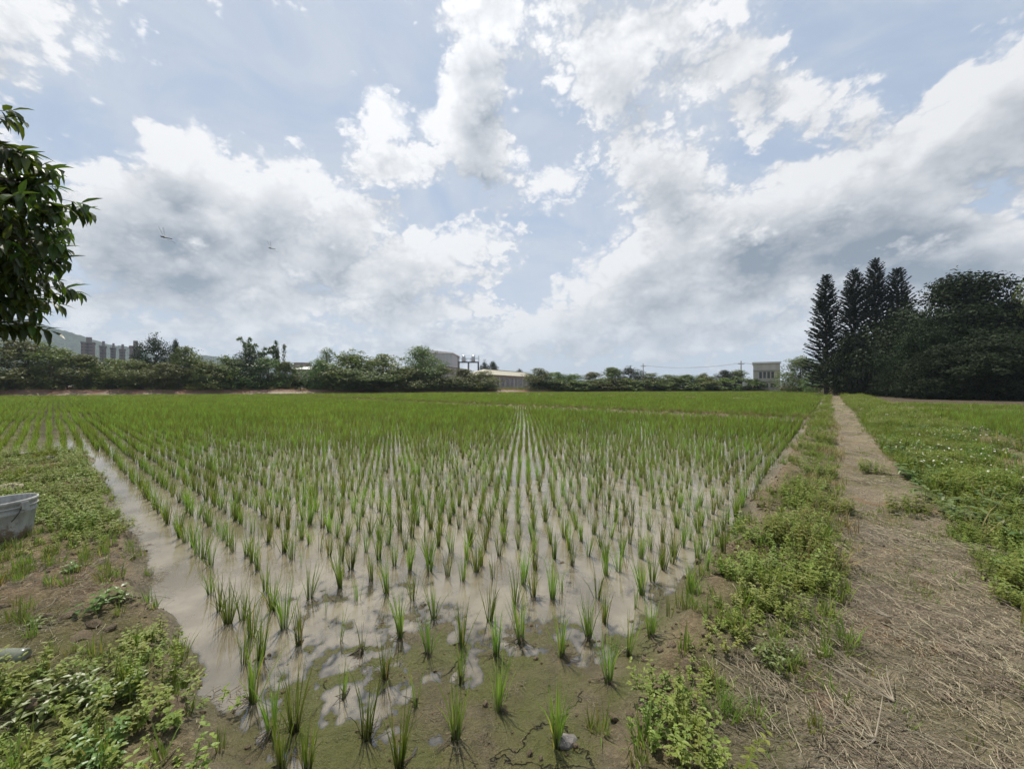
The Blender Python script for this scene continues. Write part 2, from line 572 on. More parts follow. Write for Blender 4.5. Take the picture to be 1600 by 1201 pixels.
def ground_material():
    m, g, out = new_mat('ground_soil')
    tc = g.n('ShaderNodeTexCoord')
    P = tc.outputs['Object']
    nA = g.noise(P, .9, 6, .6)
    nB = g.noise(P, 6, 6, .65)
    nC = g.noise(P, 38, 5, .65)
    nD = g.noise(P, 140, 3, .6)
    dry = g.mix(g.ss(nB, .35, .68), (.085, .062, .040), (.20, .150, .098))
    dry = g.mix(g.ss(nC, .45, .7), dry, (.27, .215, .145))
    dry = g.mix(g.m('MULTIPLY', g.ss(nA, .48, .66), .45), dry, (.085, .095, .035))
    # trodden path with mown straw
    strv = g.vm('MULTIPLY', g.vm('ADD', P, g.vm('SCALE', g.noise(P, 3, 2, .5, color=True), scale=.35)), (1.0, 5.0, 1.0))
    st = g.noise(strv, 26, 5, .7)
    path = g.mix(g.ss(st, .36, .66), (.125, .104, .070), (.33, .28, .20))
    path = g.mix(g.m('MULTIPLY', g.ss(nA, .42, .62), .5), path, (.135, .130, .058))
    path = g.mix(g.m('MULTIPLY', g.ss(g.noise(P, 2.3, 5, .6), .54, .66), .75), path, g.mix(nC, (.15, .095, .055), (.27, .19, .115)))
    path = g.mix(g.m('MULTIPLY', g.ss(g.noise(P, 1.4, 5, .6), .56, .68), .6), path, g.mix(nC, (.10, .09, .075), (.19, .175, .15)))
    col = g.mix(g.attr('path'), dry, path)
    # under the weeds
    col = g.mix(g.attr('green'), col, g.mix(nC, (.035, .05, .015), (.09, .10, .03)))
    # wet paddy mud
    wetc = g.mix(g.ss(nB, .35, .65), (.075, .062, .030), (.130, .106, .056))
    wetc = g.mix(g.m('MULTIPLY', g.ss(nC, .55, .72), .7), wetc, (.20, .152, .085))
    wetc = g.mix(g.m('MULTIPLY', g.ss(nD, .58, .70), .5), wetc, (.055, .04, .025))
    algn = g.ss(g.noise(P, 1.7, 5, .6), .38, .58)
    alg = g.m('MULTIPLY', g.m('MULTIPLY', algn, g.attr('algae')), .85)
    wetc = g.mix(alg, wetc, g.mix(nC, (.060, .070, .010), (.105, .112, .020)))
    # drying cracks
    vo = g.n('ShaderNodeTexVoronoi', feature='DISTANCE_TO_EDGE')
    warp = g.vm('ADD', P, g.vm('SCALE', g.noise(P, 4, 4, .6, color=True), scale=.30))
    g.put(vo.inputs['Vector'], warp)
    vo.inputs['Scale'].default_value = 1.7
    crack = g.m('MULTIPLY', g.m('MULTIPLY', g.ss(vo.outputs['Distance'], .0, .009, 1.0, 0.0), g.ss(nA, .47, .52)), g.attr('algae'))
    wetc = g.mix(g.m('MULTIPLY', crack, .8), wetc, (.03, .022, .014))
    wet = g.attr('wet')
    col = g.mix(wet, col, wetc)
    red = g.mix(g.ss(nB, .3, .7), (.10, .055, .036), (.19, .115, .078))
    col = g.mix(g.attr('bank'), col, red)
    lit = g.mix(g.ss(nB, .3, .7), (.05, .04, .028), (.10, .08, .05))  # dark litter soil, with the grove's tree shade put into its colour
    col = g.mix(g.attr('litter_shade'), col, lit)
    h = g.m('ADD', g.m('MULTIPLY', nC, 1.0), g.m('MULTIPLY', nD, .45))
    h = g.m('ADD', h, g.m('MULTIPLY', g.m('MULTIPLY', st, g.attr('path')), .8))
    h = g.m('SUBTRACT', h, g.m('MULTIPLY', crack, 1.2))
    nrm = g.bump(h, 1.0, .03)
    rough = g.m('MULTIPLY_ADD', wet, -.68, .95)
    rough = g.m('MULTIPLY_ADD', nC, .15, rough)
    b = bsdf(g, col, rough, g.m('MULTIPLY_ADD', wet, .5, .12), nrm)
    m.node_tree.links.new(b.outputs[0], out.inputs[0])
    return m


def water_material():
    m, g, out = new_mat('muddy_water')
    tc = g.n('ShaderNodeTexCoord')
    P = tc.outputs['Object']
    n = g.noise(P, 1.3, 6, .65)
    col = g.mix(g.ss(n, .38, .62), (.142, .121, .082), (.238, .209, .152))
    h = g.m('ADD', g.m('MULTIPLY', g.noise(P, 9, 3, .55), 1.0), g.m('MULTIPLY', g.noise(P, 34, 2, .5), .22))
    nrm = g.bump(h, .028, .02)
    dep = g.attr('depth')
    al = g.m('SUBTRACT', 1.0, g.m('POWER', 2.718, g.m('MULTIPLY', dep, -220.0)), clamp=True)
    al = g.m('MULTIPLY_ADD', al, .86, .04)
    dif = g.n('ShaderNodeBsdfDiffuse')
    g.put(dif.inputs[0], col)
    trn = g.n('ShaderNodeBsdfTransparent')
    trn.inputs[0].default_value = (.95, .92, .86, 1)
    ms = g.n('ShaderNodeMixShader')
    g.put(ms.inputs[0], al)
    m.node_tree.links.new(trn.outputs[0], ms.inputs[1])
    m.node_tree.links.new(dif.outputs[0], ms.inputs[2])
    gl = g.n('ShaderNodeBsdfGlossy')
    gl.inputs['Roughness'].default_value = .012
    g.put(gl.inputs['Normal'], nrm)
    fr = g.n('ShaderNodeFresnel')
    fr.inputs['IOR'].default_value = 2.3
    g.put(fr.inputs['Normal'], nrm)
    m2 = g.n('ShaderNodeMixShader')
    g.put(m2.inputs[0], fr.outputs[0])
    m.node_tree.links.new(ms.outputs[0], m2.inputs[1])
    m.node_tree.links.new(gl.outputs[0], m2.inputs[2])
    m.node_tree.links.new(m2.outputs[0], out.inputs[0])
    return m


# ------------------------------------------------------------------ ground and water
def build_ground():
    rs = [.0, .25, .5]
    while rs[-1] < 11: rs.append(rs[-1] * 1.011)
    while rs[-1] < 150: rs.append(rs[-1] * 1.022)
    while rs[-1] < 1400: rs.append(rs[-1] * 1.09)
    rs = np.array(rs)
    an = np.concatenate([np.linspace(-62, 62, 560), np.linspace(62, 298, 90)[1:-1]])
    an = np.radians(an)
    nr, na = len(rs), len(an)
    rr, aa = np.meshgrid(rs, an, indexing='ij')
    x, y = rr * np.sin(aa), rr * np.cos(aa)
    z = height(x, y)
    d, u, v, db = field_dist(x, y)
    e = fbm(u * 1.3, v * 1.3, 4, 3) * .13
    r = np.hypot(x, y)
    wet = sst(-.20, .06, d + e)
    path = sst(-1.05, -.8, v + .12 * fbm(u * .8, v * 2, 3, 5)) * (1 - sst(.0, .25, v + .2 * fbm(u * 1.1, v * 2, 3, 6))) * sst(.2, 1.0, u)
    front = (u < 2.2) & (v < .5) & (v > -2)
    path = np.maximum(path, sst(.5, 1.2, u) * sst(.7, .2, v) * sst(-1.1, -.9, v) * (u < 4))
    bare = np.exp(-((v - np.interp(u, [5, 8, 11, 15, 19], [-1.9, -2.3, -2.7, -3.2, -3.6])) / .42) ** 2) * sst(5, 6.5, u) * (1 - sst(16, 19, u))
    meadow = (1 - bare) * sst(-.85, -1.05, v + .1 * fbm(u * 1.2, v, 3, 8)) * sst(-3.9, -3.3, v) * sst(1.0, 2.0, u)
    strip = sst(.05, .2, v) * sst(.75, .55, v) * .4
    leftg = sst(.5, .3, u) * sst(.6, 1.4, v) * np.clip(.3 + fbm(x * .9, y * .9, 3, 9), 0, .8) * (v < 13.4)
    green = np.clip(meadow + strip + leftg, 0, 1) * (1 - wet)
    algae = np.clip(1 - sst(2.4, 3.8, r + .5 * fbm(x, y, 2, 77)), 0, 1)
    bank = sst(.6, -.1, db)
    litter_shade = sst(47, 50, u) * sst(.6, .0, v) * (1 - path * .6)  # zone where grove shade is painted along with the litter soil
    idx = np.arange(nr * na).reshape(nr, na)
    a = idx[:-1, :]; b = idx[1:, :]
    f = np.stack([a, np.roll(a, -1, 1), np.roll(b, -1, 1), b], -1).reshape(-1, 4)
    f = f[na:]                                     # the inner ring is closed by one face fan below
    verts = np.stack([x, y, z], -1).reshape(-1, 3)
    me = mesh('ground', verts, f, ground_material(),
              dict(wet=wet.ravel(), path=path.ravel(), green=green.ravel(), algae=algae.ravel(), bank=bank.ravel(), litter_shade=litter_shade.ravel()), smooth=True)
    o = obj('ground', me)
    tag(o, 'mud, soil, trodden path and banks around the flooded paddies', 'ground', kind='structure')
    # water sheet over everything in the paddies that lies below the water line
    zz = z.ravel(); dd = d.ravel(); uu = u.ravel()
    fz = zz[f]; fd = dd[f]
    # the water sheet fades out past the bank toes, under the soil
    keep = (fz.min(1) < .0) & (fd.min(1) > -.5)
    fk = f[keep]
    used, inv = np.unique(fk, return_inverse=True)
    wv = verts[used].copy(); dep = np.clip(-wv[:, 2], 0, .2); wv[:, 2] = 0.0
    wo = obj('water', mesh('water', wv, inv.reshape(-1, 4), water_material(), dict(depth=dep), smooth=True))
    tag(wo, 'shallow muddy water flooding the rice paddies', 'water', kind='structure')


build_ground()


# ------------------------------------------------------------------ leaf and blade shapes
class LB:
    """collects blades and leaves as quads/triangles with t (along) and rnd attributes"""
    def __init__(self):
        self.v = []; self.f = []; self.t = []; self.r = []; self.n = 0

    def _push(self, vs, fs, ts, rnd):
        b = self.n
        self.v += vs
        self.f += [tuple(i + b for i in q) for q in fs]
        self.t += ts
        self.r += [rnd] * len(vs)
        self.n += len(vs)

    def blade(self, base, az, tilt, length, width, bend, segs=4, rnd=.5, face=None):
        """grass blade: leaves base at tilt from upright and bends over"""
        hd = Vector((math.cos(az), math.sin(az), 0))
        fz = az + math.pi / 2 if face is None else face
        side = Vector((math.cos(fz), math.sin(fz), 0))
        p = Vector(base); vs = []; ts = []
        for i in range(segs + 1):
            t = i / segs
            w = width * (1.0 if t < .35 else max(0.0, 1 - ((t - .35) / .65) ** 1.4)) * .5
            if i == segs:
                vs.append(tuple(p)); ts.append(t)
            else:
                vs += [tuple(p - side * w), tuple(p + side * w)]; ts += [t, t]
            th = tilt + bend * t * t
            p = p + (hd * math.sin(th) + Vector((0, 0, math.cos(th)))) * (length / segs)
        fs = [(2 * i, 2 * i + 1, 2 * i + 3, 2 * i + 2) for i in range(segs - 1)]
        k = 2 * (segs - 1)
        fs.append((k, k + 1, k + 2))
        self._push(vs, fs, ts, rnd)

    def leaf(self, base, d, up, length, width, droop=.2, fold=.25, rnd=.5, wide_at=.4):
        """pointed leaf folded along its midrib, 6 triangles"""
        d = Vector(d).normalized(); up = Vector(up)
        side = d.cross(up)
        if side.length < 1e-4:
            side = d.cross(Vector((1, 0, 0)))
        side.normalize(); up = side.cross(d).normalized()
        b = Vector(base)
        vs, ts = [tuple(b)], [0.0]
        for f, wf in ((.16, .55), (wide_at, 1.0), (wide_at + (1 - wide_at) * .55, .66)):
            c = b + d * length * f - up * droop * length * f * f
            sd_ = side * width * .5 * wf
            lift = up * fold * width * .5 * wf
            vs += [tuple(c - sd_ + lift), tuple(c), tuple(c + sd_ + lift)]
            ts += [f] * 3
        vs.append(tuple(b + d * length - up * droop * length)); ts.append(1.0)
        fs = [(0, 2, 1), (0, 3, 2), (1, 2, 5, 4), (2, 3, 6, 5), (4, 5, 8, 7), (5, 6, 9, 8), (7, 8, 10), (8, 9, 10)]
        self._push(vs, fs, ts, rnd)

    def mesh(self, name, mat):
        return mesh(name, self.v, self.f, mat, dict(t=self.t, rnd=self.r))


def proto(name, me):
    return obj(name, me, link=False)


def rice_mesh(seed, n, hmin, hmax, spread, segs=4, wid=.0052, rad=.017):
    rd = random.Random(seed)
    lb = LB()
    for i in range(n):
        a = rd.uniform(0, 2 * math.pi)
        rr = rad * math.sqrt(rd.random())
        az = a + rd.gauss(0, .6)
        k = rd.random()
        L = rd.uniform(hmin, hmax) * (1 - .25 * k * (rd.random() < .4))
        tilt = abs(rd.gauss(.02, spread))
        bend = abs(rd.gauss(.15, .28)) * (1 + 2.2 * (rd.random() < .22))
        lb.blade((rr * math.cos(a), rr * math.sin(a), -.012), az, tilt, L, wid * rd.uniform(.75, 1.25), bend, segs, rd.random(),
                 face=rd.uniform(0, math.pi))
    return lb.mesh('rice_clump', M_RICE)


RICE_FULL = [rice_mesh(100 + i, random.Random(i).randint(17, 30), .22, .37, .13) for i in range(10)]
RICE_THIN = [rice_mesh(140 + i, 4 + i, .17, .28, .12) for i in range(4)]
RICE_BIG = [rice_mesh(160 + i, 28 + 4 * i, .24, .41, .17, segs=5) for i in range(5)]
RICE_MID = [rice_mesh(180 + i, 12 + i % 4, .22, .35, .15, segs=2, wid=.010) for i in range(6)]
RICE_FAR = [rice_mesh(200 + i, 16, .20, .36, .26, segs=2, wid=.018, rad=.10) for i in range(5)]


def scatter(name, pts, rz, scl, protos, idx=None, tilt=None, label=None, category=None, kind='stuff', group=None):
    """one object whose points each carry one of the given plants"""
    pts = np.asarray(pts, np.float32)
    n = len(pts)
    me = bpy.data.meshes.new(name)
    me.vertices.add(n)
    me.vertices.foreach_set('co', pts.ravel())
    rot = np.zeros((n, 3), np.float32)
    rot[:, 2] = rz
    if tilt is not None:
        rot[:, :2] = tilt
    a = me.attributes.new('rot', 'FLOAT_VECTOR', 'POINT'); a.data.foreach_set('vector', rot.ravel())
    a = me.attributes.new('scl', 'FLOAT', 'POINT'); a.data.foreach_set('value', np.asarray(scl, np.float32) * np.ones(n, np.float32))
    if idx is None:
        idx = rng.integers(0, len(protos), n)
    a = me.attributes.new('idx', 'INT', 'POINT'); a.data.foreach_set('value', np.asarray(idx, np.int32))
    o = obj(name, me)
    ng = bpy.data.node_groups.new(name + '_scatter', 'GeometryNodeTree')
    ng.interface.new_socket('Geometry', in_out='INPUT', socket_type='NodeSocketGeometry')
    ng.interface.new_socket('Geometry', in_out='OUTPUT', socket_type='NodeSocketGeometry')
    N, L = ng.nodes.new, ng.links.new
    gi, go = N('NodeGroupInput'), N('NodeGroupOutput')
    join = N('GeometryNodeJoinGeometry')
    gts = []
    for p in protos:
        oi = N('GeometryNodeObjectInfo')
        oi.inputs[0].default_value = p
        gt = N('GeometryNodeGeometryToInstance')
        L(oi.outputs['Geometry'], gt.inputs[0])
        gts.append(gt)
    for gt in reversed(gts):
        L(gt.outputs[0], join.inputs[0])
    iop = N('GeometryNodeInstanceOnPoints')
    L(gi.outputs[0], iop.inputs['Points'])
    L(join.outputs[0], iop.inputs['Instance'])
    iop.inputs['Pick Instance'].default_value = True

    def na(nm, typ):
        nd = N('GeometryNodeInputNamedAttribute')
        nd.data_type = typ
        nd.inputs[0].default_value = nm
        return [s for s in nd.outputs if s.enabled and s.name == 'Attribute'][0]
    L(na('idx', 'INT'), iop.inputs['Instance Index'])
    e2r = N('FunctionNodeEulerToRotation')
    L(na('rot', 'FLOAT_VECTOR'), e2r.inputs[0])
    L(e2r.outputs[0], iop.inputs['Rotation'])
    L(na('scl', 'FLOAT'), iop.inputs['Scale'])
    L(iop.outputs[0], go.inputs[0])
    md = o.modifiers.new('scatter', 'NODES')
    md.node_group = ng
    tag(o, label, category, group, kind)
    return o


def in_view(x, y, margin=1.12):
    return (y > .5) & (np.abs(x) < y * 1.334 * margin + .8)


# ------------------------------------------------------------------ rice
# clumps on the mud and in the first water, by where they stand in the photograph: (x, y, size class)
FRONT = [(427, 1145, 1), (461, 1141, 2), (397, 1095, 1), (381, 1036, 1), (408, 1028, 1), (358, 972, 2), (344, 953, 1), (381, 967, 1), (394, 994, 1),
         (330, 927, 1), (427, 953, 2), (416, 922, 1), (445, 981, 2), (469, 1006, 1), (484, 933, 2), (508, 958, 0), (533, 917, 1), (559, 936, 0),
         (530, 1000, 0), (566, 1019, 0), (580, 906, 1), (605, 925, 1), (645, 937, 1), (627, 994, 1), (603, 1059, 1), (537, 1089, 0), (670, 1022, 1),
         (678, 966, 1), (650, 1100, 0), (723, 906, 1), (722, 1009, 1), (720, 1065, 1), (766, 969, 1), (770, 902, 0), (775, 1023, 1), (712, 1153, 1),
         (573, 1150, 1), (625, 1200, 2), (481, 1203, 1), (442, 1206, 1), (778, 1108, 2), (806, 945, 1), (814, 1002, 1), (817, 911, 1), (833, 931, 1),
         (863, 934, 1), (877, 925, 0), (877, 1025, 1), (920, 997, 1), (933, 934, 1), (944, 972, 1), (947, 898, 1), (966, 892, 1), (950, 1066, 2),
         (981, 1025, 1), (994, 950, 0), (1003, 928, 2), (1019, 908, 1), (1016, 1000, 1), (1045, 969, 0), (1059, 950, 0), (1077, 927, 1), (1095, 908, 0),
         (1105, 892, 1), (870, 1166, 2), (1050, 880, 1), (1037, 890, 1), (1130, 865, 1), (700, 900, 1), (672, 893, 1), (640, 890, 1), (745, 893, 1)]


def root_mesh(seed):
    rd = random.Random(seed)
    mb = MB()
    n = rd.randint(9, 14)
    a0 = rd.uniform(-2.6, -.4)
    for i in range(n):
        an = a0 + rd.gauss(0, .8)
        L = rd.uniform(.05, .13)
        pts, rad = [], []
        for k in range(5):
            t = k / 4
            pts.append((math.cos(an + .3 * t) * L * t, math.sin(an + .3 * t) * L * t, .028 * (1 - t) ** 2 - .006 * t + .004))
            rad.append(.0026 * (1 - .65 * t))
        mb.tube(pts, rad, 4)
    mb.lathe([(.010, -.02), (.009, .012), (.006, .035)], 6)
    return mb.mesh('roots', M_ROOT, True)


ROOTS = [root_mesh(i) for i in range(6)]


def field_lattice(umin, umax, vmin, vmax, su, sv, jit, miss):
    us = np.arange(umin, umax, su); vs = np.arange(vmin, vmax, sv)
    U, V = np.meshgrid(us, vs, indexing='ij')
    U = U.ravel(); V = V.ravel()
    # the rows wander a little
    U = U + fbm(U * .15, V * .15, 2, 91) * .07
    V = V + fbm(U * .15, V * .15, 2, 92) * .07
    U = U + rng.normal(0, jit, len(U)); V = V + rng.normal(0, jit, len(V))
    k = rng.random(len(U)) > miss
    return from_uv(U[k], V[k])


ORD = ('first second third fourth fifth sixth seventh eighth ninth tenth eleventh twelfth thirteenth fourteenth fifteenth sixteenth seventeenth eighteenth '
       'nineteenth twentieth').split()


def ordinal(i):
    if i < 20: return ORD[i]
    tens = ('', '', 'twenty', 'thirty', 'forty', 'fifty')[(i + 1) // 10]
    return tens + 'ieth' if (i + 1) % 10 == 0 and False else (tens + '-' + ORD[(i + 1) % 10 - 1] if (i + 1) % 10 else tens[:-1] + 'ieth')


def order_labels(objs, key, fmt):
    by = {}
    for o in objs:
        by.setdefault(o['label'], []).append(o)
    for lab, os_ in by.items():
        if len(os_) > 1:
            for i, o in enumerate(sorted(os_, key=key)):
                o['label'] = fmt.format(ordinal(i), lab)


def build_rice():
    front, rows = [], []
    SUP, SVP = .262, .205
    sets = [(.86, 21.3, .98, 130, .03), (-70 + .0, .75, 13.8, 130, .03), (22.7, 51.6, 1.0, 120, .03), (53.0, 125, 1.0, 110, .03)]
    xs, ys = [], []
    for (a, b, c, d, ms) in sets:
        x, y = field_lattice(a, b, c, d, SUP, SVP, .013, ms)
        xs.append(x); ys.append(y)
    for (a, b) in ((2.5, 37.6), (39.4, 46.6)):
        x, y = field_lattice(a, b, -60, -4.2, SUP, SVP, .02, .03)
        xs.append(x); ys.append(y)
    x = np.concatenate(xs); y = np.concatenate(ys)
    d, u, v, db = field_dist(x, y)
    r = np.hypot(x, y)
    keep = in_view(x, y) & (d > .08) & (db > .5)
    py = HORIZON + FPX * CAM_Z / np.maximum(y, .1)
    keep &= (py < 889)
    # thin far clumps out: a quarter as many, each as broad as four
    far = r > 60
    keep &= ~far | (rng.random(len(x)) < .36)
    # sparse patches
    keep &= rng.random(len(x)) > .10 * sst(.3, .7, fbm(x * .35, y * .35, 3, 95)) * (r < 40)
    x, y, r = x[keep], y[keep], r[keep]
    growth = 1.0 + .16 * fbm(x * .25, y * .25, 3, 97) + rng.normal(0, .09, len(x))
    growth *= 1 + .06 * sst(8, 25, r)
    growth += rng.normal(0, .12, len(x)) * sst(20, 40, r)
    order = np.argsort(r)
    x, y, r, growth = x[order], y[order], r[order], growth[order]
    px = 800 + FPX * x / y
    single = np.zeros(len(x), bool)
    cand = np.where((px > 0) & (px < 1600))[0][:300 - len(FRONT)]
    single[cand] = True
    z = np.minimum(height(x, y), 0.0) * .6
    # single clumps
    for (fx, fy, cls) in FRONT:
        gx, gy = px_ground(fx, min(fy, 1201))
        gz = max(height1(gx, gy), -.03)
        gx, gy = px_ground(fx, min(fy, 1201), max(gz, 0))
        gz = height1(gx, gy)
        rd = random.Random(fx * 7 + fy)
        me = rd.choice((RICE_THIN, RICE_FULL, RICE_BIG)[cls])
        s = rd.uniform(.92, 1.12)
        o = obj('rice_clump', me, loc=(gx, gy, max(gz, -.03)), rot=(rd.gauss(0, .04), rd.gauss(0, .04), rd.uniform(0, 6.28)), scale=(s, s, s))
        if gz > -.012 and fy > 985:
            obj('roots', rd.choice(ROOTS), o)
            if (fx, fy) == (870, 1166):
                lab = 'tall rice clump beside the grey stone in the mud'
            elif cls == 0:
                lab = 'thin rice sprig of few blades rising from bare wet mud'
            elif cls == 2:
                lab = 'bushy rice clump with dark roots spread over bare wet mud'
            else:
                lab = 'middling rice clump with dark roots on bare wet mud'
        elif cls == 0:
            lab = 'thin rice sprig of few blades in the first muddy shallows'
        elif cls == 2:
            lab = 'bushy rice clump in the first muddy shallows'
        else:
            lab = 'middling rice clump in the first muddy shallows'
        tag(o, lab, 'rice clump', 'rice clumps at the near corner of the paddy'); front.append(o)
    for i in np.where(single)[0]:
        rd = random.Random(int(i) * 13 + 5)
        k = rd.random()
        me = rd.choice(RICE_THIN) if k < .10 else (rd.choice(RICE_BIG) if k > .86 else rd.choice(RICE_FULL))
        s = float(growth[i])
        o = obj('rice_clump', me, loc=(float(x[i]), float(y[i]), float(z[i])), rot=(rd.gauss(0, .05), rd.gauss(0, .05), rd.uniform(0, 6.28)), scale=(s, s, s))
        uu, vv = to_uv(float(x[i]), float(y[i]))
        if uu < 1.05:
            lab = 'rice clump in the outermost row along the left water channel'
        elif vv < 1.35:
            lab = 'rice clump in the outermost row along the weedy path bank'
        else:
            lab = 'rice clump in the middle rows of open muddy water'
        tag(o, lab, 'rice clump', 'rice clumps in the nearer rows of the paddy')
        if 'outermost' in lab: rows.append(o)
    order_labels(front, lambda o: o.location.x / o.location.y, '{0} from the left: {1}')
    order_labels(rows, lambda o: o.location.length, '{0} nearest {1}')
    rest = ~single
    P = np.stack([x, y, z], -1)
    n1 = rest & (r < 13)
    n2 = rest & (r >= 13) & (r < 60)
    n3 = rest & (r >= 60)
    for nm, sel, prs, lab in (('rice_rows', n1, RICE_FULL + RICE_THIN[:1], 'green rice rows in shallow water past the nearer clumps'),
                              ('rice_rows', n2, RICE_MID, 'closing green rows of rice in the middle of the paddies'),
                              ('rice_rows', n3, RICE_FAR, 'solid green rice of the far paddies below the tree line')):
        pr = [proto('rice', m) for m in prs]
        n = int(sel.sum())
        scatter(nm, P[sel], rng.uniform(0, 6.28, n), growth[sel], pr, tilt=rng.normal(0, .05, (n, 2)), label=lab, category='rice')


build_rice()


# ------------------------------------------------------------------ weeds, straw, clods
def weed_mesh(name, seed, stems, h, ll, lw, mat, spread=.09, droop=.25, nodes=4, trio=True):
    rd = random.Random(seed)
    lb = LB()
    for s in range(stems):
        a = rd.uniform(0, 6.28); rr = spread * math.sqrt(rd.random())
        base = Vector((rr * math.cos(a), rr * math.sin(a), 0))
        lean = Vector((math.cos(a), math.sin(a), 0)) * rd.uniform(.05, .45)
        hh = h * rd.uniform(.55, 1.1)
        lb.blade(tuple(base), a, lean.length * .8, hh, .004, .1, 2, rd.random())
        sr = rd.random()
        for k in range(nodes):
            t = (k + 1) / nodes
            p = base + (lean * t * hh) + Vector((0, 0, hh * t * .95))
            az = k * 1.57 + rd.uniform(-.4, .4) + a
            for q in (0, math.pi):
                d = Vector((math.cos(az + q), math.sin(az + q), rd.uniform(-.05, .55)))
                L = ll * rd.uniform(.7, 1.15) * (1 - .35 * t)
                lb.leaf(p, d, (0, 0, 1), L, lw * rd.uniform(.8, 1.15) * (1 - .25 * t), droop * rd.uniform(.3, 1.6), .3, min(1, max(0, sr + rd.gauss(0, .2))))
                if trio and k < nodes - 1:
                    for sg in (-.9, .9):
                        d2 = Vector((math.cos(az + q + sg), math.sin(az + q + sg), rd.uniform(0, .4)))
                        lb.leaf(p + d * L * .3, d2, (0, 0, 1), L * .62, lw * .62, droop, .3, min(1, max(0, sr + rd.gauss(0, .2))))
    return lb.mesh(name, mat)


def grass_mesh(name, seed, n, hmin, hmax, mat, spread=.35, rad=.04, wid=.006, bend=.5, segs=3):
    rd = random.Random(seed)
    lb = LB()
    for i in range(n):
        a = rd.uniform(0, 6.28); rr = rad * math.sqrt(rd.random())
        lb.blade((rr * math.cos(a), rr * math.sin(a), -.008), a + rd.gauss(0, .7), abs(rd.gauss(.1, spread)), rd.uniform(hmin, hmax),
                 wid * rd.uniform(.7, 1.3), abs(rd.gauss(bend, .4)), segs, rd.random())
    return lb.mesh(name, mat)


def straw_mesh(seed, n, lmin, lmax, spread):
    rd = random.Random(seed)
    vs, fs, rn = [], [], []
    main = rd.uniform(0, math.pi)
    for i in range(n):
        a = main + rd.gauss(0, .7)
        L = rd.uniform(lmin, lmax); w = rd.uniform(.0007, .0018)
        x, y, z = rd.uniform(-spread, spread), rd.uniform(-spread, spread), rd.uniform(.002, .022)
        el = rd.gauss(0, .10)
        d = Vector((math.cos(a) * math.cos(el), math.sin(a) * math.cos(el), math.sin(el)))
        s = Vector((-math.sin(a), math.cos(a), 0))
        kink = Vector((rd.gauss(0, .02), rd.gauss(0, .02), rd.uniform(-.003, .008))) * (L / .15)
        b = len(vs)
        for c in (-.5, 0, .5):
            p = Vector((x, y, z)) + d * L * c + (kink if c == 0 else Vector())
            vs += [tuple(p - s * w), tuple(p + s * w), tuple(p + Vector((0, 0, w * 1.7)))]
            rn += [rd.random()] * 3
        for k in (0, 3):
            for j in range(3):
                fs.append((b + k + j, b + k + (j + 1) % 3, b + k + 3 + (j + 1) % 3, b + k + 3 + j))
    return mesh('straw', vs, fs, M_STRAW, dict(rnd=rn, t=[.5] * len(vs)))


def clod_mesh(seed, mat):
    import bmesh
    bm = bmesh.new()
    bmesh.ops.create_icosphere(bm, subdivisions=2, radius=1)
    sh = Vector((random.Random(seed).uniform(.7, 1.2), random.Random(seed + 1).uniform(.7, 1.2), .6))
    for v in bm.verts:
        n = float(fbm(np.array([v.co.x * 1.3 + seed * 3.1 + v.co.z]), np.array([v.co.y * 1.3 - v.co.z * .8]), 3, seed)[0])
        v.co = Vector((v.co.x * sh.x, v.co.y * sh.y, v.co.z * sh.z)) * (1 + .55 * n)
    me = bpy.data.meshes.new('clod')
    bm.to_mesh(me); bm.free()
    me.materials.append(mat)
    return me


W_MEADOW = [proto('weed', weed_mesh('weed', 300 + i, 9, .17, .040, .020, M_WEED, .11)) for i in range(6)]
W_LOW = [proto('weed', weed_mesh('weed', 320 + i, 7, .075, .032, .017, M_WEED, .09, nodes=3)) for i in range(5)]
W_BROAD = [proto('weed', weed_mesh('weed', 340 + i, 4, .10, .075, .036, M_BROAD, .07, .35, 3, False)) for i in range(4)]
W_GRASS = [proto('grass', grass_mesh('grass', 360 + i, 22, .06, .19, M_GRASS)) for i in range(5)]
W_LAWN = [proto('grass', grass_mesh('grass', 380 + i, 26, .025, .07, M_GRASS, .6, .07, .004, .4, 2)) for i in range(4)]
W_DRY = [proto('grass', grass_mesh('grass', 400 + i, 20, .06, .2, M_DRYGRASS, .6, .06, .005, .6)) for i in range(4)]
STRAWS = [proto('straw', straw_mesh(420 + i, 30, .015, .085, .10)) for i in range(8)] + [proto('straw', straw_mesh(440 + i, 4, .10, .22, .12)) for i in range(4)]
CLODS = [proto('clod', clod_mesh(460 + i, M_CLOD)) for i in range(6)]


def flower_mesh(seed):
    rd = random.Random(seed)
    vs, fs, mi = [], [], []
    for k in range(6):
        a = k * math.pi / 3 + rd.uniform(-.1, .1)
        c, s = math.cos(a), math.sin(a)
        p = [(.004 * c, .004 * s, 0), (.013 * c - .006 * s, .013 * s + .006 * c, .001), (.021 * c, .021 * s, rd.uniform(-.003, .002)), (.013 * c + .006 * s, .013 * s - .006 * c, .001)]
        b = len(vs); vs += p; fs.append((b, b + 3, b + 2, b + 1)); mi.append(0)
    b = len(vs)
    vs += [(.006 * math.cos(k * 1.0472), .006 * math.sin(k * 1.0472), .001) for k in range(6)] + [(0, 0, .006)]
    for k in range(6):
        fs.append((b + k, b + (k + 1) % 6, b + 6)); mi.append(1)
    b = len(vs)
    vs += [(-.001, 0, 0), (.001, 0, 0), (.001, .01, -.16), (-.001, .01, -.16)]
    fs.append((b, b + 1, b + 2, b + 3)); mi.append(2)
    me = mesh('flower', vs, fs)
    for m in (M_PETAL, M_YELLOW, M_WEED): me.materials.append(m)
    me.polygons.foreach_set('material_index', np.array(mi, np.int32))
    return me


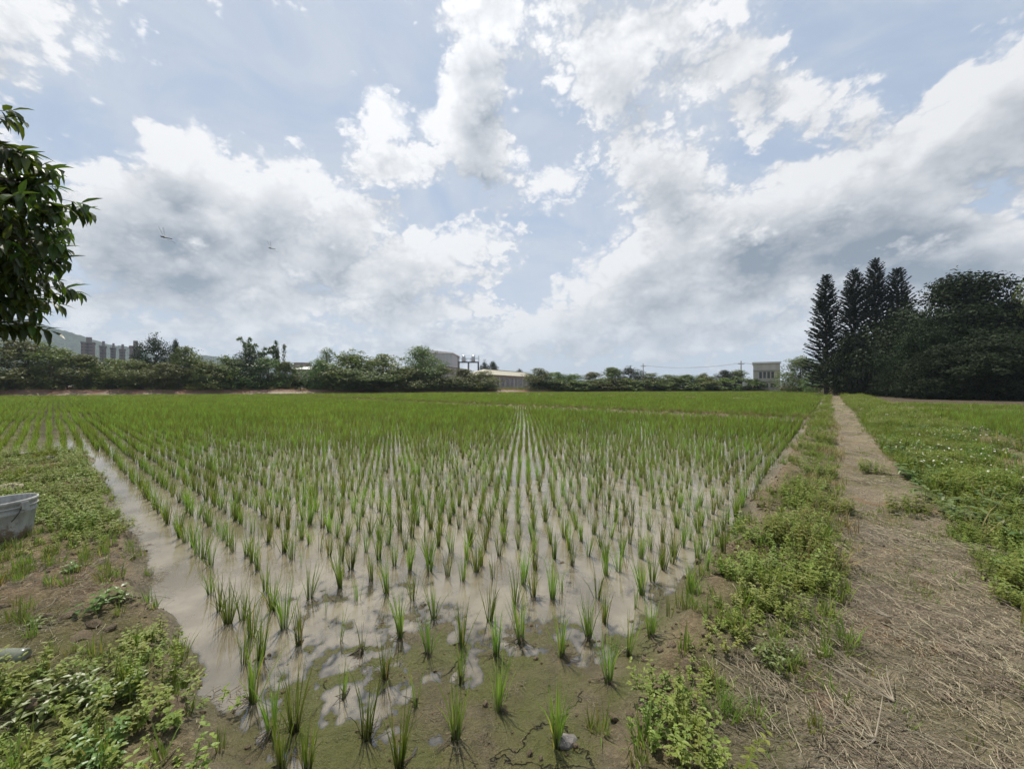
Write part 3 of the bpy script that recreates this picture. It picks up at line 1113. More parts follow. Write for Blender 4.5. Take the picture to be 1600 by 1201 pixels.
FLOWERS = [proto('flower', flower_mesh(i)) for i in range(3)]


def uv_points(umin, umax, vmin, vmax, dens, falloff=None):
    """random spots in a strip; density per square metre thinning with distance"""
    n = int((umax - umin) * (vmax - vmin) * dens)
    u = rng.uniform(umin, umax, n); v = rng.uniform(vmin, vmax, n)
    x, y = from_uv(u, v)
    r = np.hypot(x, y)
    k = in_view(x, y, 1.25)
    if falloff:
        k &= rng.random(n) < np.clip(falloff / np.maximum(r, .1), .12, 1)
    return x[k], y[k], u[k], v[k], r[k]


def plant(name, x, y, keep, protos, smin, smax, label, category, dz=0.0, tilt=.12, scl=None):
    x, y = x[keep], y[keep]
    n = len(x)
    z = height(x, y) + dz
    s = rng.uniform(smin, smax, n) if scl is None else scl[keep] * rng.uniform(smin, smax, n)
    return scatter(name, np.stack([x, y, z], -1), rng.uniform(0, 6.28, n), s, protos, tilt=rng.normal(0, tilt, (n, 2)), label=label, category=category)


def build_weeds():
    # flowering meadow right of the path
    x, y, u, v, r = uv_points(1.4, 75, -3.75, -.78, 120, 7)
    edge = -.92 + .16 * fbm(u * .9, v * 0 + 3, 3, 8)
    bare = np.clip(1.5 * np.exp(-((v - np.interp(u, [5, 8, 11, 15, 19], [-1.9, -2.3, -2.7, -3.2, -3.6])) / .42) ** 2) * sst(5, 6.5, u) * (1 - sst(16, 19, u)), 0, 1)
    taper = sst(-3.7, -3.0, v)
    keep = (v < edge) & (rng.random(len(x)) > bare * .97) & (rng.random(len(x)) < .35 + .65 * taper)
    big = .6 + 1.0 * np.clip(fbm(x * 1.1, y * 1.1, 3, 14) + .25, 0, 1)
    sc = big * (.65 + .35 * sst(-.85, -1.35, v)) * (1 + .012 * r)
    plant('meadow_weeds', x, y, keep, W_MEADOW, .8, 1.15, 'dense leafy green weeds in the strip beyond the dirt path', 'weeds', scl=sc)
    x, y, u, v, r = uv_points(2.5, 60, -3.6, -1.05, 80, 8)
    den = np.clip(fbm(x * .7, y * .7, 3, 16) * 1.1 + .26, .03, 1)
    keep = rng.random(len(x)) < den
    xs, ys = x[keep], y[keep]
    zs = height(xs, ys) + rng.uniform(.17, .27, len(xs))
    rr = np.hypot(xs, ys)
    scatter('meadow_flowers', np.stack([xs, ys, zs], -1), rng.uniform(0, 6.28, len(xs)), rng.uniform(.45, .75, len(xs)) * (1 + .008 * rr), FLOWERS,
            tilt=rng.normal(0, .45, (len(xs), 2)), label='small white daisy-like flowers dotted over the weeds beyond the path', category='flowers')
    x, y, u, v, r = uv_points(1.6, 60, -3.7, -.85, 30, 6)
    keep = rng.random(len(x)) < np.clip(.35 + fbm(x * .6, y * .6, 3, 17), .05, 1)
    plant('meadow_grass', x, y, keep, W_GRASS + W_DRY[:1], 1.0, 1.9, 'taller grass standing among the weeds beyond the path', 'grass', scl=1 + .01 * r)
    x, y, u, v, r = uv_points(1.6, 20, -3.4, -.95, 10, 6)
    plant('meadow_broadleaf', x, y, rng.random(len(x)) < .7, W_BROAD, 1.2, 2.2, 'broader-leaved weeds among the flowering weeds', 'weeds')
    # weedy strip between paddy and path
    x, y, u, v, r = uv_points(1.6, 75, -.02, .74, 150, 6)
    pat = fbm(u * .75, v * 1.6, 3, 18)
    inner = sst(.74, .5, v + .12 * fbm(u * 1.5, v, 2, 19)) * sst(-.02, .2, v + .15 * fbm(u * 1.1, v, 2, 20))
    keep = rng.random(len(x)) < inner * np.clip(.36 + pat * 1.6 + .35 * sst(5, 10, u), 0.0, 1)
    plant('bank_weeds', x, y, keep, W_LOW + W_MEADOW[:2], .7, 1.25, 'low leafy weeds on the bank between rice and path', 'weeds', scl=1 + .012 * r)
    x, y, u, v, r = uv_points(1.0, 40, -.1, .85, 80, 5)
    keep = rng.random(len(x)) < np.clip(.35 + fbm(x * 1.3, y * 1.3, 3, 22), .05, .8)
    plant('bank_grass', x, y, keep, W_GRASS, .55, 1.1, 'grass tufts among the weeds beside the path', 'grass', scl=1 + .01 * r)
    # left bank
    x, y, u, v, r = uv_points(-9, .58, .7, 13.4, 110, 6)
    pat = fbm(x * .75, y * .75, 3, 24)
    rim = sst(.58, .38, u + .1 * fbm(v * 1.5, u, 2, 25)) * sst(-1.3, -.4, u)
    base = np.where(v > 5.2, .06 + .9 * rim, .06 + .36 * rim)
    hole = sst(4.2, 4.9, v) * (1 - sst(5.4, 6.0, v)) * .8
    keep = rng.random(len(x)) < np.clip(base + pat * 1.3 - hole, .0, 1) * sst(.6, .42, u + .08 * fbm(v * 2, u, 2, 26))
    for (qx, qy, qr) in ((-4.75, 3.55, .5), (-2.58, 2.0, .30)):
        keep &= np.hypot(x - qx, y - qy) > qr
    plant('left_bank_weeds', x, y, keep, W_LOW + W_MEADOW[:1], .7, 1.3, 'leafy green weeds matting the left bank above the water', 'weeds', scl=1 + .012 * r)
    x, y, u, v, r = uv_points(-6, .40, .9, 8, 8, 5)
    keep = (rng.random(len(x)) < np.clip(.3 + fbm(x * 1.1, y * 1.1, 3, 28) * 1.4, 0, .9))
    for (qx, qy, qr) in ((-4.75, 3.55, .5), (-2.58, 2.0, .30)):
        keep &= np.hypot(x - qx, y - qy) > qr
    plant('left_bank_broadleaf', x, y, keep, W_BROAD, .6, 1.15, 'broad-leaved seedlings low on the left bank', 'weeds')
    x, y, u, v, r = uv_points(-6, .55, .7, 10, 100, 5)
    keep = rng.random(len(x)) < np.clip(.25 + fbm(x * 1.5, y * 1.5, 3, 29), .04, .8)
    plant('left_bank_grass', x, y, keep, W_GRASS, .5, 1.0, 'sparse grass tufts on the left bank soil', 'grass')
    # short grass worn into the path
    x, y, u, v, r = uv_points(1.3, 60, -1.0, .3, 90, 5)
    keep = rng.random(len(x)) < np.clip(.22 + fbm(x * .9, y * .9, 3, 31) * .9, .02, .7)
    plant('path_grass', x, y, keep, W_LAWN, .7, 1.2, 'short worn grass growing on the trodden path', 'grass', scl=1 + .01 * r)
    x, y, u, v, r = uv_points(4, 22, -.15, .30, 70, 7)
    keep = rng.random(len(x)) < np.clip(.35 + fbm(u * .9, v * 2, 3, 32) * 1.2, 0, .9)
    plant('path_side_dry_grass', x, y, keep, W_DRY, .7, 1.3, 'dry brown grass along the field side of the path', 'grass', scl=1 + .01 * r)
    # bunds between paddies
    xs, ys = [], []
    for (a, b, c, d, dn) in ((21.75, 22.3, .6, 75, 60), (52.02, 52.6, .6, 60, 12), (38, 39, -40, -3.9, 14), (21.5, 22.5, 20, 60, 6)):
        x, y, u, v, r = uv_points(a, b, c, d, dn)
        xs.append(x); ys.append(y)
    x = np.concatenate(xs); y = np.concatenate(ys)
    half = rng.random(len(x)) < .5
    plant('bund_grass', x, y, half, W_GRASS, 1.0, 1.8, 'pale grass along the narrow bunds between paddies', 'grass')
    plant('bund_dry_grass', x, y, ~half, W_DRY, .9, 1.6, 'dry straw-coloured grass along the narrow bunds', 'grass')
    # grass on the brink of the far bank
    n = 5200
    x = rng.uniform(-95, 95, n); y = bank_y(x) + rng.uniform(.6, 7, n) ** 1.0
    keep = in_view(x, y) & (rng.random(n) < np.interp(x, [-60, -20, 20, 60], [.06, .35, .8, 1]))
    plant('far_bank_grass', x, y, keep, W_GRASS + W_DRY[:2], 2.5, 4.6, 'rough grass along the brink of the far bank', 'grass')


build_weeds()


def build_litter():
    x, y, u, v, r = uv_points(.9, 40, -1.15, .55, 150, 3.6)
    w = sst(-1.15, -.85, v) * sst(.55, .2, v)
    keep = rng.random(len(x)) < w * np.clip(.45 + fbm(x * .9, y * .9, 4, 41) * 1.7, .03, 1)
    plant('straw_litter', x, y, keep, STRAWS, .7, 1.25, 'dry mown straw strewn over the trodden path', 'straw', scl=1 + .015 * r, tilt=.06)
    x, y, u, v, r = uv_points(-6, .55, .2, 8, 130, 3.6)
    keep = rng.random(len(x)) < np.clip(.45 + fbm(x * .9, y * .9, 3, 43), .15, .95)
    plant('left_bank_straw', x, y, keep, STRAWS, .6, 1.1, 'dead stalks lying on the left bank soil', 'straw', tilt=.06)
    # a few straws on the mud
    x, y, u, v, r = uv_points(.9, 2.6, .9, 2.6, 14)
    plant('mud_straw', x, y, rng.random(len(x)) < .5, STRAWS[:6], .35, .6, 'bits of straw stuck to the wet mud', 'straw', tilt=.03)
    # clods along the broken edges
    xs, ys, ss = [], [], []
    for (a, b, c, d, dn, k) in ((.9, 14, .5, .95, 70, .75), (.2, .62, .6, 14, 60, .8), (-5, .4, .6, 7, 26, 1.0), (.6, 3.0, .8, 2.8, 260, .28), (1, 6, -.9, .4, 25, .5)):
        x, y, u, v, r = uv_points(a, b, c, d, dn, 5)
        xs.append(x); ys.append(y); ss.append(np.full(len(x), k))
    x = np.concatenate(xs); y = np.concatenate(ys); s = np.concatenate(ss)
    s = s * np.exp(rng.normal(-4.35, .55, len(x)))
    z = height(x, y)
    keep = z > -.012
    n = int(keep.sum())
    scatter('soil_clods', np.stack([x, y, z + s * .1], -1)[keep], rng.uniform(0, 6.28, n), s[keep], CLODS, tilt=rng.normal(0, .5, (n, 2)),
            label='crumbs and clods of soil along the paddy edges', category='soil')


build_litter()


# weed clumps that stand out singly beside the path and on the left bank
def build_weed_clumps():
    bush = [weed_mesh('weed_clump', 500 + i, 34, .26, .055, .027, M_WEED, .20, .35, 5) for i in range(4)]
    broad = [weed_mesh('weed_clump', 520 + i, 14, .15, .085, .042, M_BROAD, .16, .4, 4, False) for i in range(3)]
    tuft = [grass_mesh('grass_tuft', 540 + i, 46, .14, .36, M_GRASS, .3, .05, .007, .7, 5) for i in range(3)]
    spec = [(1276, 742, bush, .95, 'weed clump', 'leafy weed clump spilling over the path bank beside the farther rice rows'),
            (1302, 800, bush, .85, 'weed clump', 'bright leafy weed clump jutting into the path by the bare soil'),
            (1275, 822, bush, .62, 'weed clump', 'small leafy weed clump just below the jutting bright one'),
            (1236, 850, bush, .95, 'weed clump', 'rounded leafy weed clump at the rice edge above the tall grass tuft'),
            (1284, 690, bush, 1.15, 'weed clump', 'yellow-green leafy weed clump low on the path bank by the far rice'),
            (1200, 925, tuft, 1.0, 'grass tuft', 'tall arching grass tuft on the path bank beside the mud'),
            (1222, 960, bush, .66, 'weed clump', 'spreading leafy weed clump below the tall arching grass tuft'),
            (1216, 1032, broad, .55, 'weed clump', 'flat broad-leaved weed between mud edge and straw'),
            (1065, 1128, bush, .34, 'weed clump', 'low leafy weed clump at the mud corner near the grey stone'),
            (1130, 1106, tuft, .5, 'grass tuft', 'short grass tuft right of the low weed clump at the mud corner'),
            (90, 1098, broad, .72, 'weed clump', 'large broad-leaved weed clump on the left bank below the bottle'),
            (176, 1084, broad, .6, 'weed clump', 'heart-leaved weed near the water edge of the left bank'),
            (130, 1190, broad, .6, 'weed clump', 'broad-leaved weed at the foot of the left bank, lowest in view'),
            (120, 826, bush, .8, 'weed clump', 'leafy weed clump on the left bank beside the grey bucket'),
            (1420, 800, bush, .95, 'weed clump', 'dark leafy weed clump leading the meadow edge into the path'),
            (1365, 738, bush, 1.0, 'weed clump', 'leafy weed clump at the meadow edge farther up the path'),
            (1560, 700, bush, 1.3, 'weed clump', 'tall grey-green weed clump beside bare ground at the meadow rim')]
    for i, (px, py, pool, s, cat, lab) in enumerate(spec):
        x, y = px_ground(px, py, .13)
        x, y = px_ground(px, py, height1(x, y))
        o = obj(pool[0].name.split('.')[0], pool[i % len(pool)], loc=(x, y, height1(x, y) - .01), rot=(0, 0, i * 2.1), scale=(s, s, s))
        tag(o, lab, cat)
    # fans of dead stalks on the path
    def stalks(seed, n, L, az, sp):
        rd = random.Random(seed)
        mb = MB()
        for k in range(n):
            a = az + rd.gauss(0, sp); el = rd.uniform(.0, .35)
            l = L * rd.uniform(.5, 1.1)
            p = [Vector((0, 0, .012))]
            d = Vector((math.cos(a) * math.cos(el), math.sin(a) * math.cos(el), math.sin(el)))
            for q in range(3):
                p.append(p[-1] + d * l / 3)
                d = (d + Vector((rd.gauss(0, .12), rd.gauss(0, .12), -.10 * el))).normalized()
            mb.tube(p, [.0030, .0026, .0019, .0009], 4)
            if rd.random() < .6:
                b = p[1]
                mb.tube([b, b + (d + Vector((rd.gauss(0, .5), rd.gauss(0, .5), .1))).normalized() * l * .3], [.002, .001], 3)
        return mb.mesh('dead_stalks', M_STALK)
    for i, (px, py, n, L, az, sp, lab) in enumerate([
            (1395, 1100, 9, .34, 1.9, .5, 'pale fan of dead stalks lying across the straw of the near path'),
            (1390, 962, 7, .30, 2.6, .7, 'thin dead stalk with forked side twigs lying mid path'),
            (1497, 998, 6, .18, 1.2, 1.4, 'small dark dead stump of stalks by the meadow edge'),
            (1365, 1160, 12, .26, 2.2, .6, 'dense greyish bunch of dead stalks nearest on the path'),
            (1340, 800, 16, .34, 1.8, .9, 'dry brown brushwood heaped beside the jutting weed clump')]):
        x, y = px_ground(px, py, .1)
        o = obj('dead_stalks', stalks(600 + i, n, L, az, sp), loc=(x, y, height1(x, y)))
        tag(o, lab, 'stalks')


M_STALK = plain_mat('dead_stalk', (.34, .30, .23), (.20, .17, .13), 12, .8, .15)
build_weed_clumps()


# ------------------------------------------------------------------ trees
def rand_dir(rd, up=0.0):
    while True:
        v = Vector((rd.gauss(0, 1), rd.gauss(0, 1), rd.gauss(up, 1)))
        if v.length > .1:
            return v.normalized()


def crown_mesh(seed, nleaf, lobes, size, mat, zlo=.22, shape='round', inner=.25):
    """unit tree crown: footprint about 1 wide, top at 1"""
    rd = random.Random(seed)
    L = []
    for i in range(lobes):
        z = rd.uniform(zlo, .88)
        wz = math.sin(math.pi * min(1, max(.08, (z - zlo + .12) / (1.02 - zlo))) ** .8) if shape == 'round' else (1.1 - z)
        a = rd.uniform(0, 6.28); rr = .36 * wz * math.sqrt(rd.random())
        r = rd.uniform(.12, .22) * (.7 + .5 * wz)
        z = min(z, 1.0 - r * .75)
        L.append((Vector((rr * math.cos(a), rr * math.sin(a), z)), r))
    tot = sum(r * r for _, r in L)
    rs = np.random.default_rng(seed)

    def unit(n, up=0.0):
        q = rs.normal(0, 1, (n, 3)); q[:, 2] += up
        return q / np.maximum(np.linalg.norm(q, axis=1, keepdims=True), 1e-6)
    V, RN = [], []
    for c, r in L:
        n = max(20, int(nleaf * r * r / tot))
        m = 16
        sub = unit(m, .35)
        which = rs.integers(0, m, n)
        loc = sub[which] * r * rs.uniform(.8, 1.05, (m, 1))[which] + rs.normal(0, .16 * r, (n, 3))
        ins = rs.random(n) < inner
        loc[ins] = unit(int(ins.sum())) * r * rs.uniform(.1, .8, (int(ins.sum()), 1))
        loc[:, 2] *= .8
        p = np.array(c)[None, :] + loc
        out = loc / np.maximum(np.linalg.norm(loc, axis=1, keepdims=True), 1e-6)
        nn = out + unit(n) * .9 + np.array([0, 0, .3])
        nn /= np.linalg.norm(nn, axis=1, keepdims=True)
        s1 = np.cross(nn, unit(n)); s1 /= np.maximum(np.linalg.norm(s1, axis=1, keepdims=True), 1e-6)
        s2 = np.cross(nn, s1)
        sz = size * rs.uniform(.6, 1.4, (n, 1))
        V.append(np.stack([p - s1 * sz, p + s2 * sz * .45 + nn * sz * .15, p + s1 * sz, p - s2 * sz * .45 + nn * sz * .15], 1))
        q = np.clip(rs.random() * .4 + .3 * rs.random(m)[which] + .3 * rs.random(n), 0, 1)
        RN.append(np.repeat(q, 4))
    V = np.concatenate(V).reshape(-1, 3)
    F = np.arange(len(V)).reshape(-1, 4)
    return mesh('crown', V, F, mat, dict(t=np.full(len(V), .5), rnd=np.concatenate(RN))), L


def trunk_mesh(seed, L, base=.03, zlo=.3):
    rd = random.Random(seed)
    mb = MB()
    top = Vector((rd.gauss(0, .03), rd.gauss(0, .03), .62))
    pts = [Vector((0, 0, -.04)), Vector((rd.gauss(0, .01), rd.gauss(0, .01), .2)), top * .65, top]
    mb.tube(pts, [base * 1.4, base, base * .75, base * .3], 7)
    for c, r in sorted(L, key=lambda q: -q[1])[:7]:
        s = pts[1].lerp(top, rd.uniform(0, .6))
        mid = s.lerp(c, .55) + Vector((0, 0, -.03))
        mb.tube([s, mid, c], [base * .55, base * .35, base * .12], 5)
    return mb.mesh('trunk', M_BARK, True)


TREE_KINDS = {}


def tree_kind(key, seeds, nleaf, lobes, size, mat, zlo=.2, shape='round', base=.022):
    out = []
    for s in seeds:
        cm, L = crown_mesh(s, nleaf, lobes, size, mat, zlo, shape)
        out.append((cm, trunk_mesh(s + 1, L, base)))
    TREE_KINDS[key] = out


tree_kind('mid', range(700, 706), 9000, 26, .017, M_CROWN, .05)
tree_kind('pale', range(710, 714), 9000, 24, .017, M_CROWN2, .05)
tree_kind('dark', range(720, 723), 9000, 26, .016, M_CROWN3, .06)
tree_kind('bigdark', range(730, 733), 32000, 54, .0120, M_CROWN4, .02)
tree_kind('bigmid', range(740, 742), 16000, 40, .013, M_CROWN, .08)
tree_kind('shrub', range(750, 755), 2200, 14, .04, M_CROWN, -.05, base=.012)
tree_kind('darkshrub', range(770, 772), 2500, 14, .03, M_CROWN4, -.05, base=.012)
tree_kind('paleshrub', range(760, 763), 2200, 14, .04, M_CROWN2, -.05, base=.012)
_cnt = {}


def tree(kind, px, top, wpx, label, Y=None, back=4.0, cat='tree', name='broadleaf_tree', group=None):
    """a tree whose crown tops out at photograph row `top`; Y its distance, by default just behind the far bank"""
    s = (px - 800) / FPX
    if Y is None:
        Y = 40.0
        for _ in range(30):
            Y = float(bank_y(s * Y)) * .5 + Y * .5
        Y += back
    x = s * Y
    gz = height1(x, Y)
    H = (CAM_Z + (HORIZON - top) / FPX * Y - gz) * 1.06
    W = wpx / FPX * Y * 1.42
    k = _cnt[kind] = _cnt.get(kind, -1) + 1
    cm, tm = TREE_KINDS[kind][k % len(TREE_KINDS[kind])]
    o = obj(name, None, loc=(x, Y, gz - .05), rot=(0, 0, k * 1.9), scale=(W, W, H))
    obj('trunk', tm, o)
    obj('crown', cm, o)
    tag(o, label, cat, group)
    return o


def build_trees():
    T = tree
    # far tree line, left to right
    T('mid', -40, 528, 110, 'broad tree at the frame edge behind the hanging long-leaved branch')
    T('mid', 35, 533, 95, 'bushy green tree just below the hanging long-leaved branch')
    T('pale', 82, 538, 80, 'pale bushy tree in front of the wooded hill foot')
    T('mid', 132, 556, 70, 'low rounded tree below the leftmost hazy tower block')
    T('mid', 172, 558, 62, 'low green tree below the second hazy tower block', back=6)
    T('pale', 205, 560, 60, 'low pale tree below the nearest flat-roofed tower')
    T('dark', 241, 524, 46, 'tall dark ragged tree beside the flat-roofed tower', back=7)
    T('dark', 274, 533, 18, 'thin spindly treetop poking up right of the tall ragged tree', back=8)
    T('mid', 292, 544, 62, 'rounded green tree right of the tall ragged tree', back=6)
    T('mid', 258, 566, 60, 'low green tree at the foot of the tall ragged tree', back=3)
    T('pale', 326, 566, 60, 'low pale tree in front of the small distant hill', back=3)
    T('mid', 356, 556, 62, 'green tree left of the bamboo plumes')
    T('dark', 388, 545, 66, 'dark tree under the left bamboo plumes', back=6)
    T('mid', 418, 560, 56, 'green tree under the right bamboo plumes')
    T('mid', 446, 566, 40, 'green tree ending the left tree mass by the roof gap')
    T('mid', 494, 560, 46, 'loose tree right of the small grey roof gap')
    T('pale', 512, 546, 40, 'ragged pale treetop rising over the loose tree', back=7)
    T('pale', 552, 549, 84, 'broad pale green rounded tree left of centre', back=5)
    T('pale', 598, 552, 84, 'broad pale green tree merging into the domed dark tree', back=5)
    T('mid', 575, 572, 90, 'lower green tree in front of the broad pale pair', back=3)
    T('mid', 525, 574, 66, 'low green tree right of the roof gap', back=3)
    T('bigmid', 659, 542, 68, 'domed dark green tree beside the grey factory hall', back=7)
    T('mid', 640, 573, 70, 'low green tree below the domed dark tree', back=3)
    T('mid', 690, 574, 56, 'low dark green tree below the grey factory hall', back=4)
    T('mid', 722, 577, 48, 'low tree below the left water tank', back=4)
    T('mid', 752, 578, 52, 'low tree right of the tank stand, hiding the long building end', back=3)
    T('dark', 757, 564, 16, 'small dark treetop behind the cream roof, next to the tank stand', Y=150)
    T('dark', 770, 566, 22, 'round dark treetop behind the cream roof ridge', Y=150)
    T('dark', 811, 577, 24, 'flat dark treetop behind the end of the cream roof', Y=165)
    T('mid', 843, 576, 44, 'green tree right of the long low building')
    T('mid', 868, 581, 48, 'small dark tree second from the long low building', back=5)
    T('mid', 894, 584, 48, 'small dark tree third from the long low building', back=6)
    T('mid', 925, 582, 48, 'low tree left of the highest clump in the middle hedge', back=6)
    T('mid', 955, 575, 42, 'left of the two highest trees in the middle hedge', back=6)
    T('dark', 983, 573, 44, 'right of the two highest trees in the middle hedge, by the pole', back=6)
    T('mid', 1014, 582, 58, 'low tree just right of the thin utility pole', back=6)
    T('mid', 1045, 586, 54, 'low tree under the sagging wire, left of centre gap', back=6)
    T('mid', 1073, 585, 50, 'tree under the middle of the sagging wire', back=6)
    T('pale', 1106, 588, 44, 'light green rounded bush left of the dark pointed tree', back=2)
    T('mid', 1098, 583, 30, 'small tree behind the light green rounded bush', back=9)
    T('dark', 1132, 579, 34, 'dark pointed tree left of the pole beside the house', back=6)
    T('mid', 1152, 579, 40, 'tree around the foot of the pole beside the house', back=6)
    T('dark', 1170, 594, 12, 'small dark bush at the corner of the pale house', Y=106)
    T('bigmid', 1250, 556, 58, 'round sunlit tree between the pale house and the conifers', Y=92)
    T('mid', 1282, 574, 44, 'shaded tree squeezed between round tree and first conifer', Y=84)
    # dark grove on the right
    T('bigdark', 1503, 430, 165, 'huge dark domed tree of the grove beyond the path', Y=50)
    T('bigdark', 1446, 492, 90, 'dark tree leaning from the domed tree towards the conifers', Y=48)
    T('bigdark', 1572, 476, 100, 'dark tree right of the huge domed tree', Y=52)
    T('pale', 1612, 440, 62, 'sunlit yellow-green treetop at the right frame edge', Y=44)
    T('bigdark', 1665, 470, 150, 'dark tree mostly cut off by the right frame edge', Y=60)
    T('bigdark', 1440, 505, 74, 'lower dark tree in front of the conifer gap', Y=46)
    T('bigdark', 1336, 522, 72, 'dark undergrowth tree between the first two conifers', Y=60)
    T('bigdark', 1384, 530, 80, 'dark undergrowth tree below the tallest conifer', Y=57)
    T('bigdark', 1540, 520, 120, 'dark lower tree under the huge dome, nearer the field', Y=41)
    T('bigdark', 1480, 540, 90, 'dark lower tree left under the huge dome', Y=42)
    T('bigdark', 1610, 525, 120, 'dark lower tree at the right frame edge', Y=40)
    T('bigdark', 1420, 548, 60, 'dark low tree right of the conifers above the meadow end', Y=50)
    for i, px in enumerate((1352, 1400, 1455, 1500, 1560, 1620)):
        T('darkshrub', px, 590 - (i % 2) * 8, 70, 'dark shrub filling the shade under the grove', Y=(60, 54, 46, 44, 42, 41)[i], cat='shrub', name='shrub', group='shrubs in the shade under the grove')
    # back filling of the grove
    T('bigdark', 1420, 490, 120, 'dark tree deep in the grove behind the conifers', Y=74)
    T('bigdark', 1530, 480, 150, 'dark tree deep in the grove behind the huge dome', Y=76)
    # shrubs on the far bank
    rd = random.Random(5)
    px = -60
    while px < 1180:
        if not 470 < px < 482 and not 764 < px < 842:
            pale = rd.random() < .35
            h = rd.uniform(585, 597)
            if px > 770: h = rd.uniform(589, 599)
            T('paleshrub' if pale else 'shrub', px, h, rd.uniform(26, 46), 'pale low shrub lining the far bank under the trees' if pale else 'green low shrub lining the far bank under the trees',
              back=rd.uniform(1.4, 3.5) + (2.6 if px < 470 else 0), cat='shrub', name='shrub', group='shrubs lining the far bank')
        px += rd.uniform(14, 30)
    order_labels([o for o in COL.objects if o.name.startswith('shrub') and 'far bank' in o.get('label', '')], lambda o: o.location.x / o.location.y, '{0} from the left: {1}')
    order_labels([o for o in COL.objects if o.name.startswith('shrub') and 'grove' in o.get('label', '')], lambda o: o.location.x / o.location.y, '{0} from the left: {1}')


build_trees()


def pine(px, top, wpx, Y, seed, label):
    s = (px - 800) / FPX
    x = s * Y
    gz = height1(x, Y)
    H = CAM_Z + (HORIZON - top) / FPX * Y - gz
    W = wpx / FPX * Y * .5
    rd = random.Random(seed)
    root = obj('conifer', None, loc=(x, Y, gz - .05))
    mb = MB()
    mb.tube([(0, 0, -.3), (.05, 0, H * .35), (0, .05, H * .7), (0, 0, H * .985)], [.34, .25, .14, .03], 8)
    mb.build('trunk', M_BARK, root, True)
    vs, fs, rn = [], [], []
    z = H * .07
    bm = MB()
    while z < H * .985:
        t = z / H
        prof = min(1.0, .75 + t * 1.2) * max(.0, 1 - t) ** .62 * 1.22 if t > .2 else (.92 + t * .4)
        L0 = W * min(1.05, prof) * rd.uniform(.88, 1.08) + .12
        nb = 8 if t < .8 else 6
        a0 = rd.uniform(0, 6.28)
        for k in range(nb):
            a = a0 + k * 6.283 / nb + rd.gauss(0, .12)
            L = L0 * rd.uniform(.72, 1.1)
            up = -.18 + .75 * t + rd.gauss(0, .05)
            d = Vector((math.cos(a), math.sin(a), 0))
            side = Vector((-math.sin(a), math.cos(a), 0))
            p0 = Vector((0, 0, z))
            n = max(4, int(L / .17))
            pts = []
            for q in range(n + 1):
                f = q / n
                pts.append(p0 + d * L * f + Vector((0, 0, L * (up * f + .28 * f * f))))
            bm.tube([pts[0], pts[n // 2], pts[n]], [.045, .03, .012], 4, False)
            for q in range(1, n + 1):
                f = q / n
                if f < .22: continue
                for sg in (-1, 1, 0, -.5, .5):
                    ln = (.50 * (1 - .35 * f)) * rd.uniform(.7, 1.2) * min(1, L / 1.4 + .25)
                    dd = (d * .75 + side * sg * .8 + Vector((0, 0, .30 + rd.gauss(0, .15)))).normalized()
                    wv = dd.cross(Vector((rd.gauss(0, .5), rd.gauss(0, .5), 1))).normalized() * (.09 + .07 * rd.random())
                    b = len(vs)
                    p = pts[q]
                    vs += [tuple(p - wv * .5), tuple(p + dd * ln * .5 - wv), tuple(p + dd * ln), tuple(p + dd * ln * .5 + wv)]
                    fs.append((b, b + 1, b + 2, b + 3)); rn += [rd.random()] * 4
        z += rd.uniform(.42, .62) * (1 - .35 * t)
    bm.build('branches', M_BARK, root)
    obj('crown', mesh('crown', vs, np.array(fs), M_PINE, dict(rnd=rn, t=[.5] * len(vs))), root)
    tag(root, label, 'conifer', 'tall layered conifers at the end of the path')


pine(1291, 429, 56, 64, 801, 'narrow layered conifer standing apart, leftmost of the conifers')
pine(1335, 420, 62, 66, 802, 'broad dense layered conifer, second of the row from the path')
pine(1368, 403, 58, 68, 803, 'tallest layered conifer with gaps in its crown')
pine(1403, 418, 60, 65, 804, 'layered conifer nearest to the domed dark tree')


def bamboo(px, top, Y, seed, label):
    s = (px - 800) / FPX
    x = s * Y
    gz = height1(x, Y)
    H = CAM_Z + (HORIZON - top) / FPX * Y - gz
    rd = random.Random(seed)
    root = obj('bamboo_clump', None, loc=(x, Y, gz))
    lb = LB()
    for k in range(7):
        mb = MB()
        a = rd.uniform(0, 6.28) if k else (0 if rd.random() < .5 else 3.14)
        a = rd.choice((0, math.pi)) + rd.gauss(0, .7)
        hh = H * rd.uniform(.78, 1.0)
        reach = rd.uniform(.6, 2.2)
        base = Vector((rd.gauss(0, .4), rd.gauss(0, .4), 0))
        pts = []
        for q in range(9):
            f = q / 8
            dz = hh * min(f * 1.12, 1.0) - (.9 * hh * .14 * max(0, f - .72) / .28)
            pts.append(base + Vector((math.cos(a) * reach * f ** 2.6, math.sin(a) * reach * f ** 2.6, dz)))
        mb.tube(pts, [.05 * (1 - .85 * q / 8) for q in range(9)], 5)
        mb.build('culm', M_BAMBOO, root)
        for q in range(230):
            f = rd.uniform(.35, 1.0)
            i = min(7, int(f * 8)); p = pts[i].lerp(pts[i + 1], f * 8 - i)
            rad = .75 * (1 - .55 * f)
            p = p + rand_dir(rd) * rad * rd.random()
            d = Vector((rd.gauss(0, 1), rd.gauss(0, 1), -.6))
            lb.leaf(p, d, (0, 0, 1), rd.uniform(.3, .55), .14, .4, .2, rd.random())
    obj('crown', lb.mesh('crown', M_BAMBOO), root)
    tag(root, label, 'bamboo', 'bamboo plumes over the left tree line')


bamboo(386, 519, 80, 1, 'arching bamboo plume leaning left over the dark trees')
bamboo(404, 528, 82, 2, 'upright bamboo plume between the arching ones')
bamboo(436, 524, 79, 3, 'pair-like bamboo plume leaning right over the green trees')


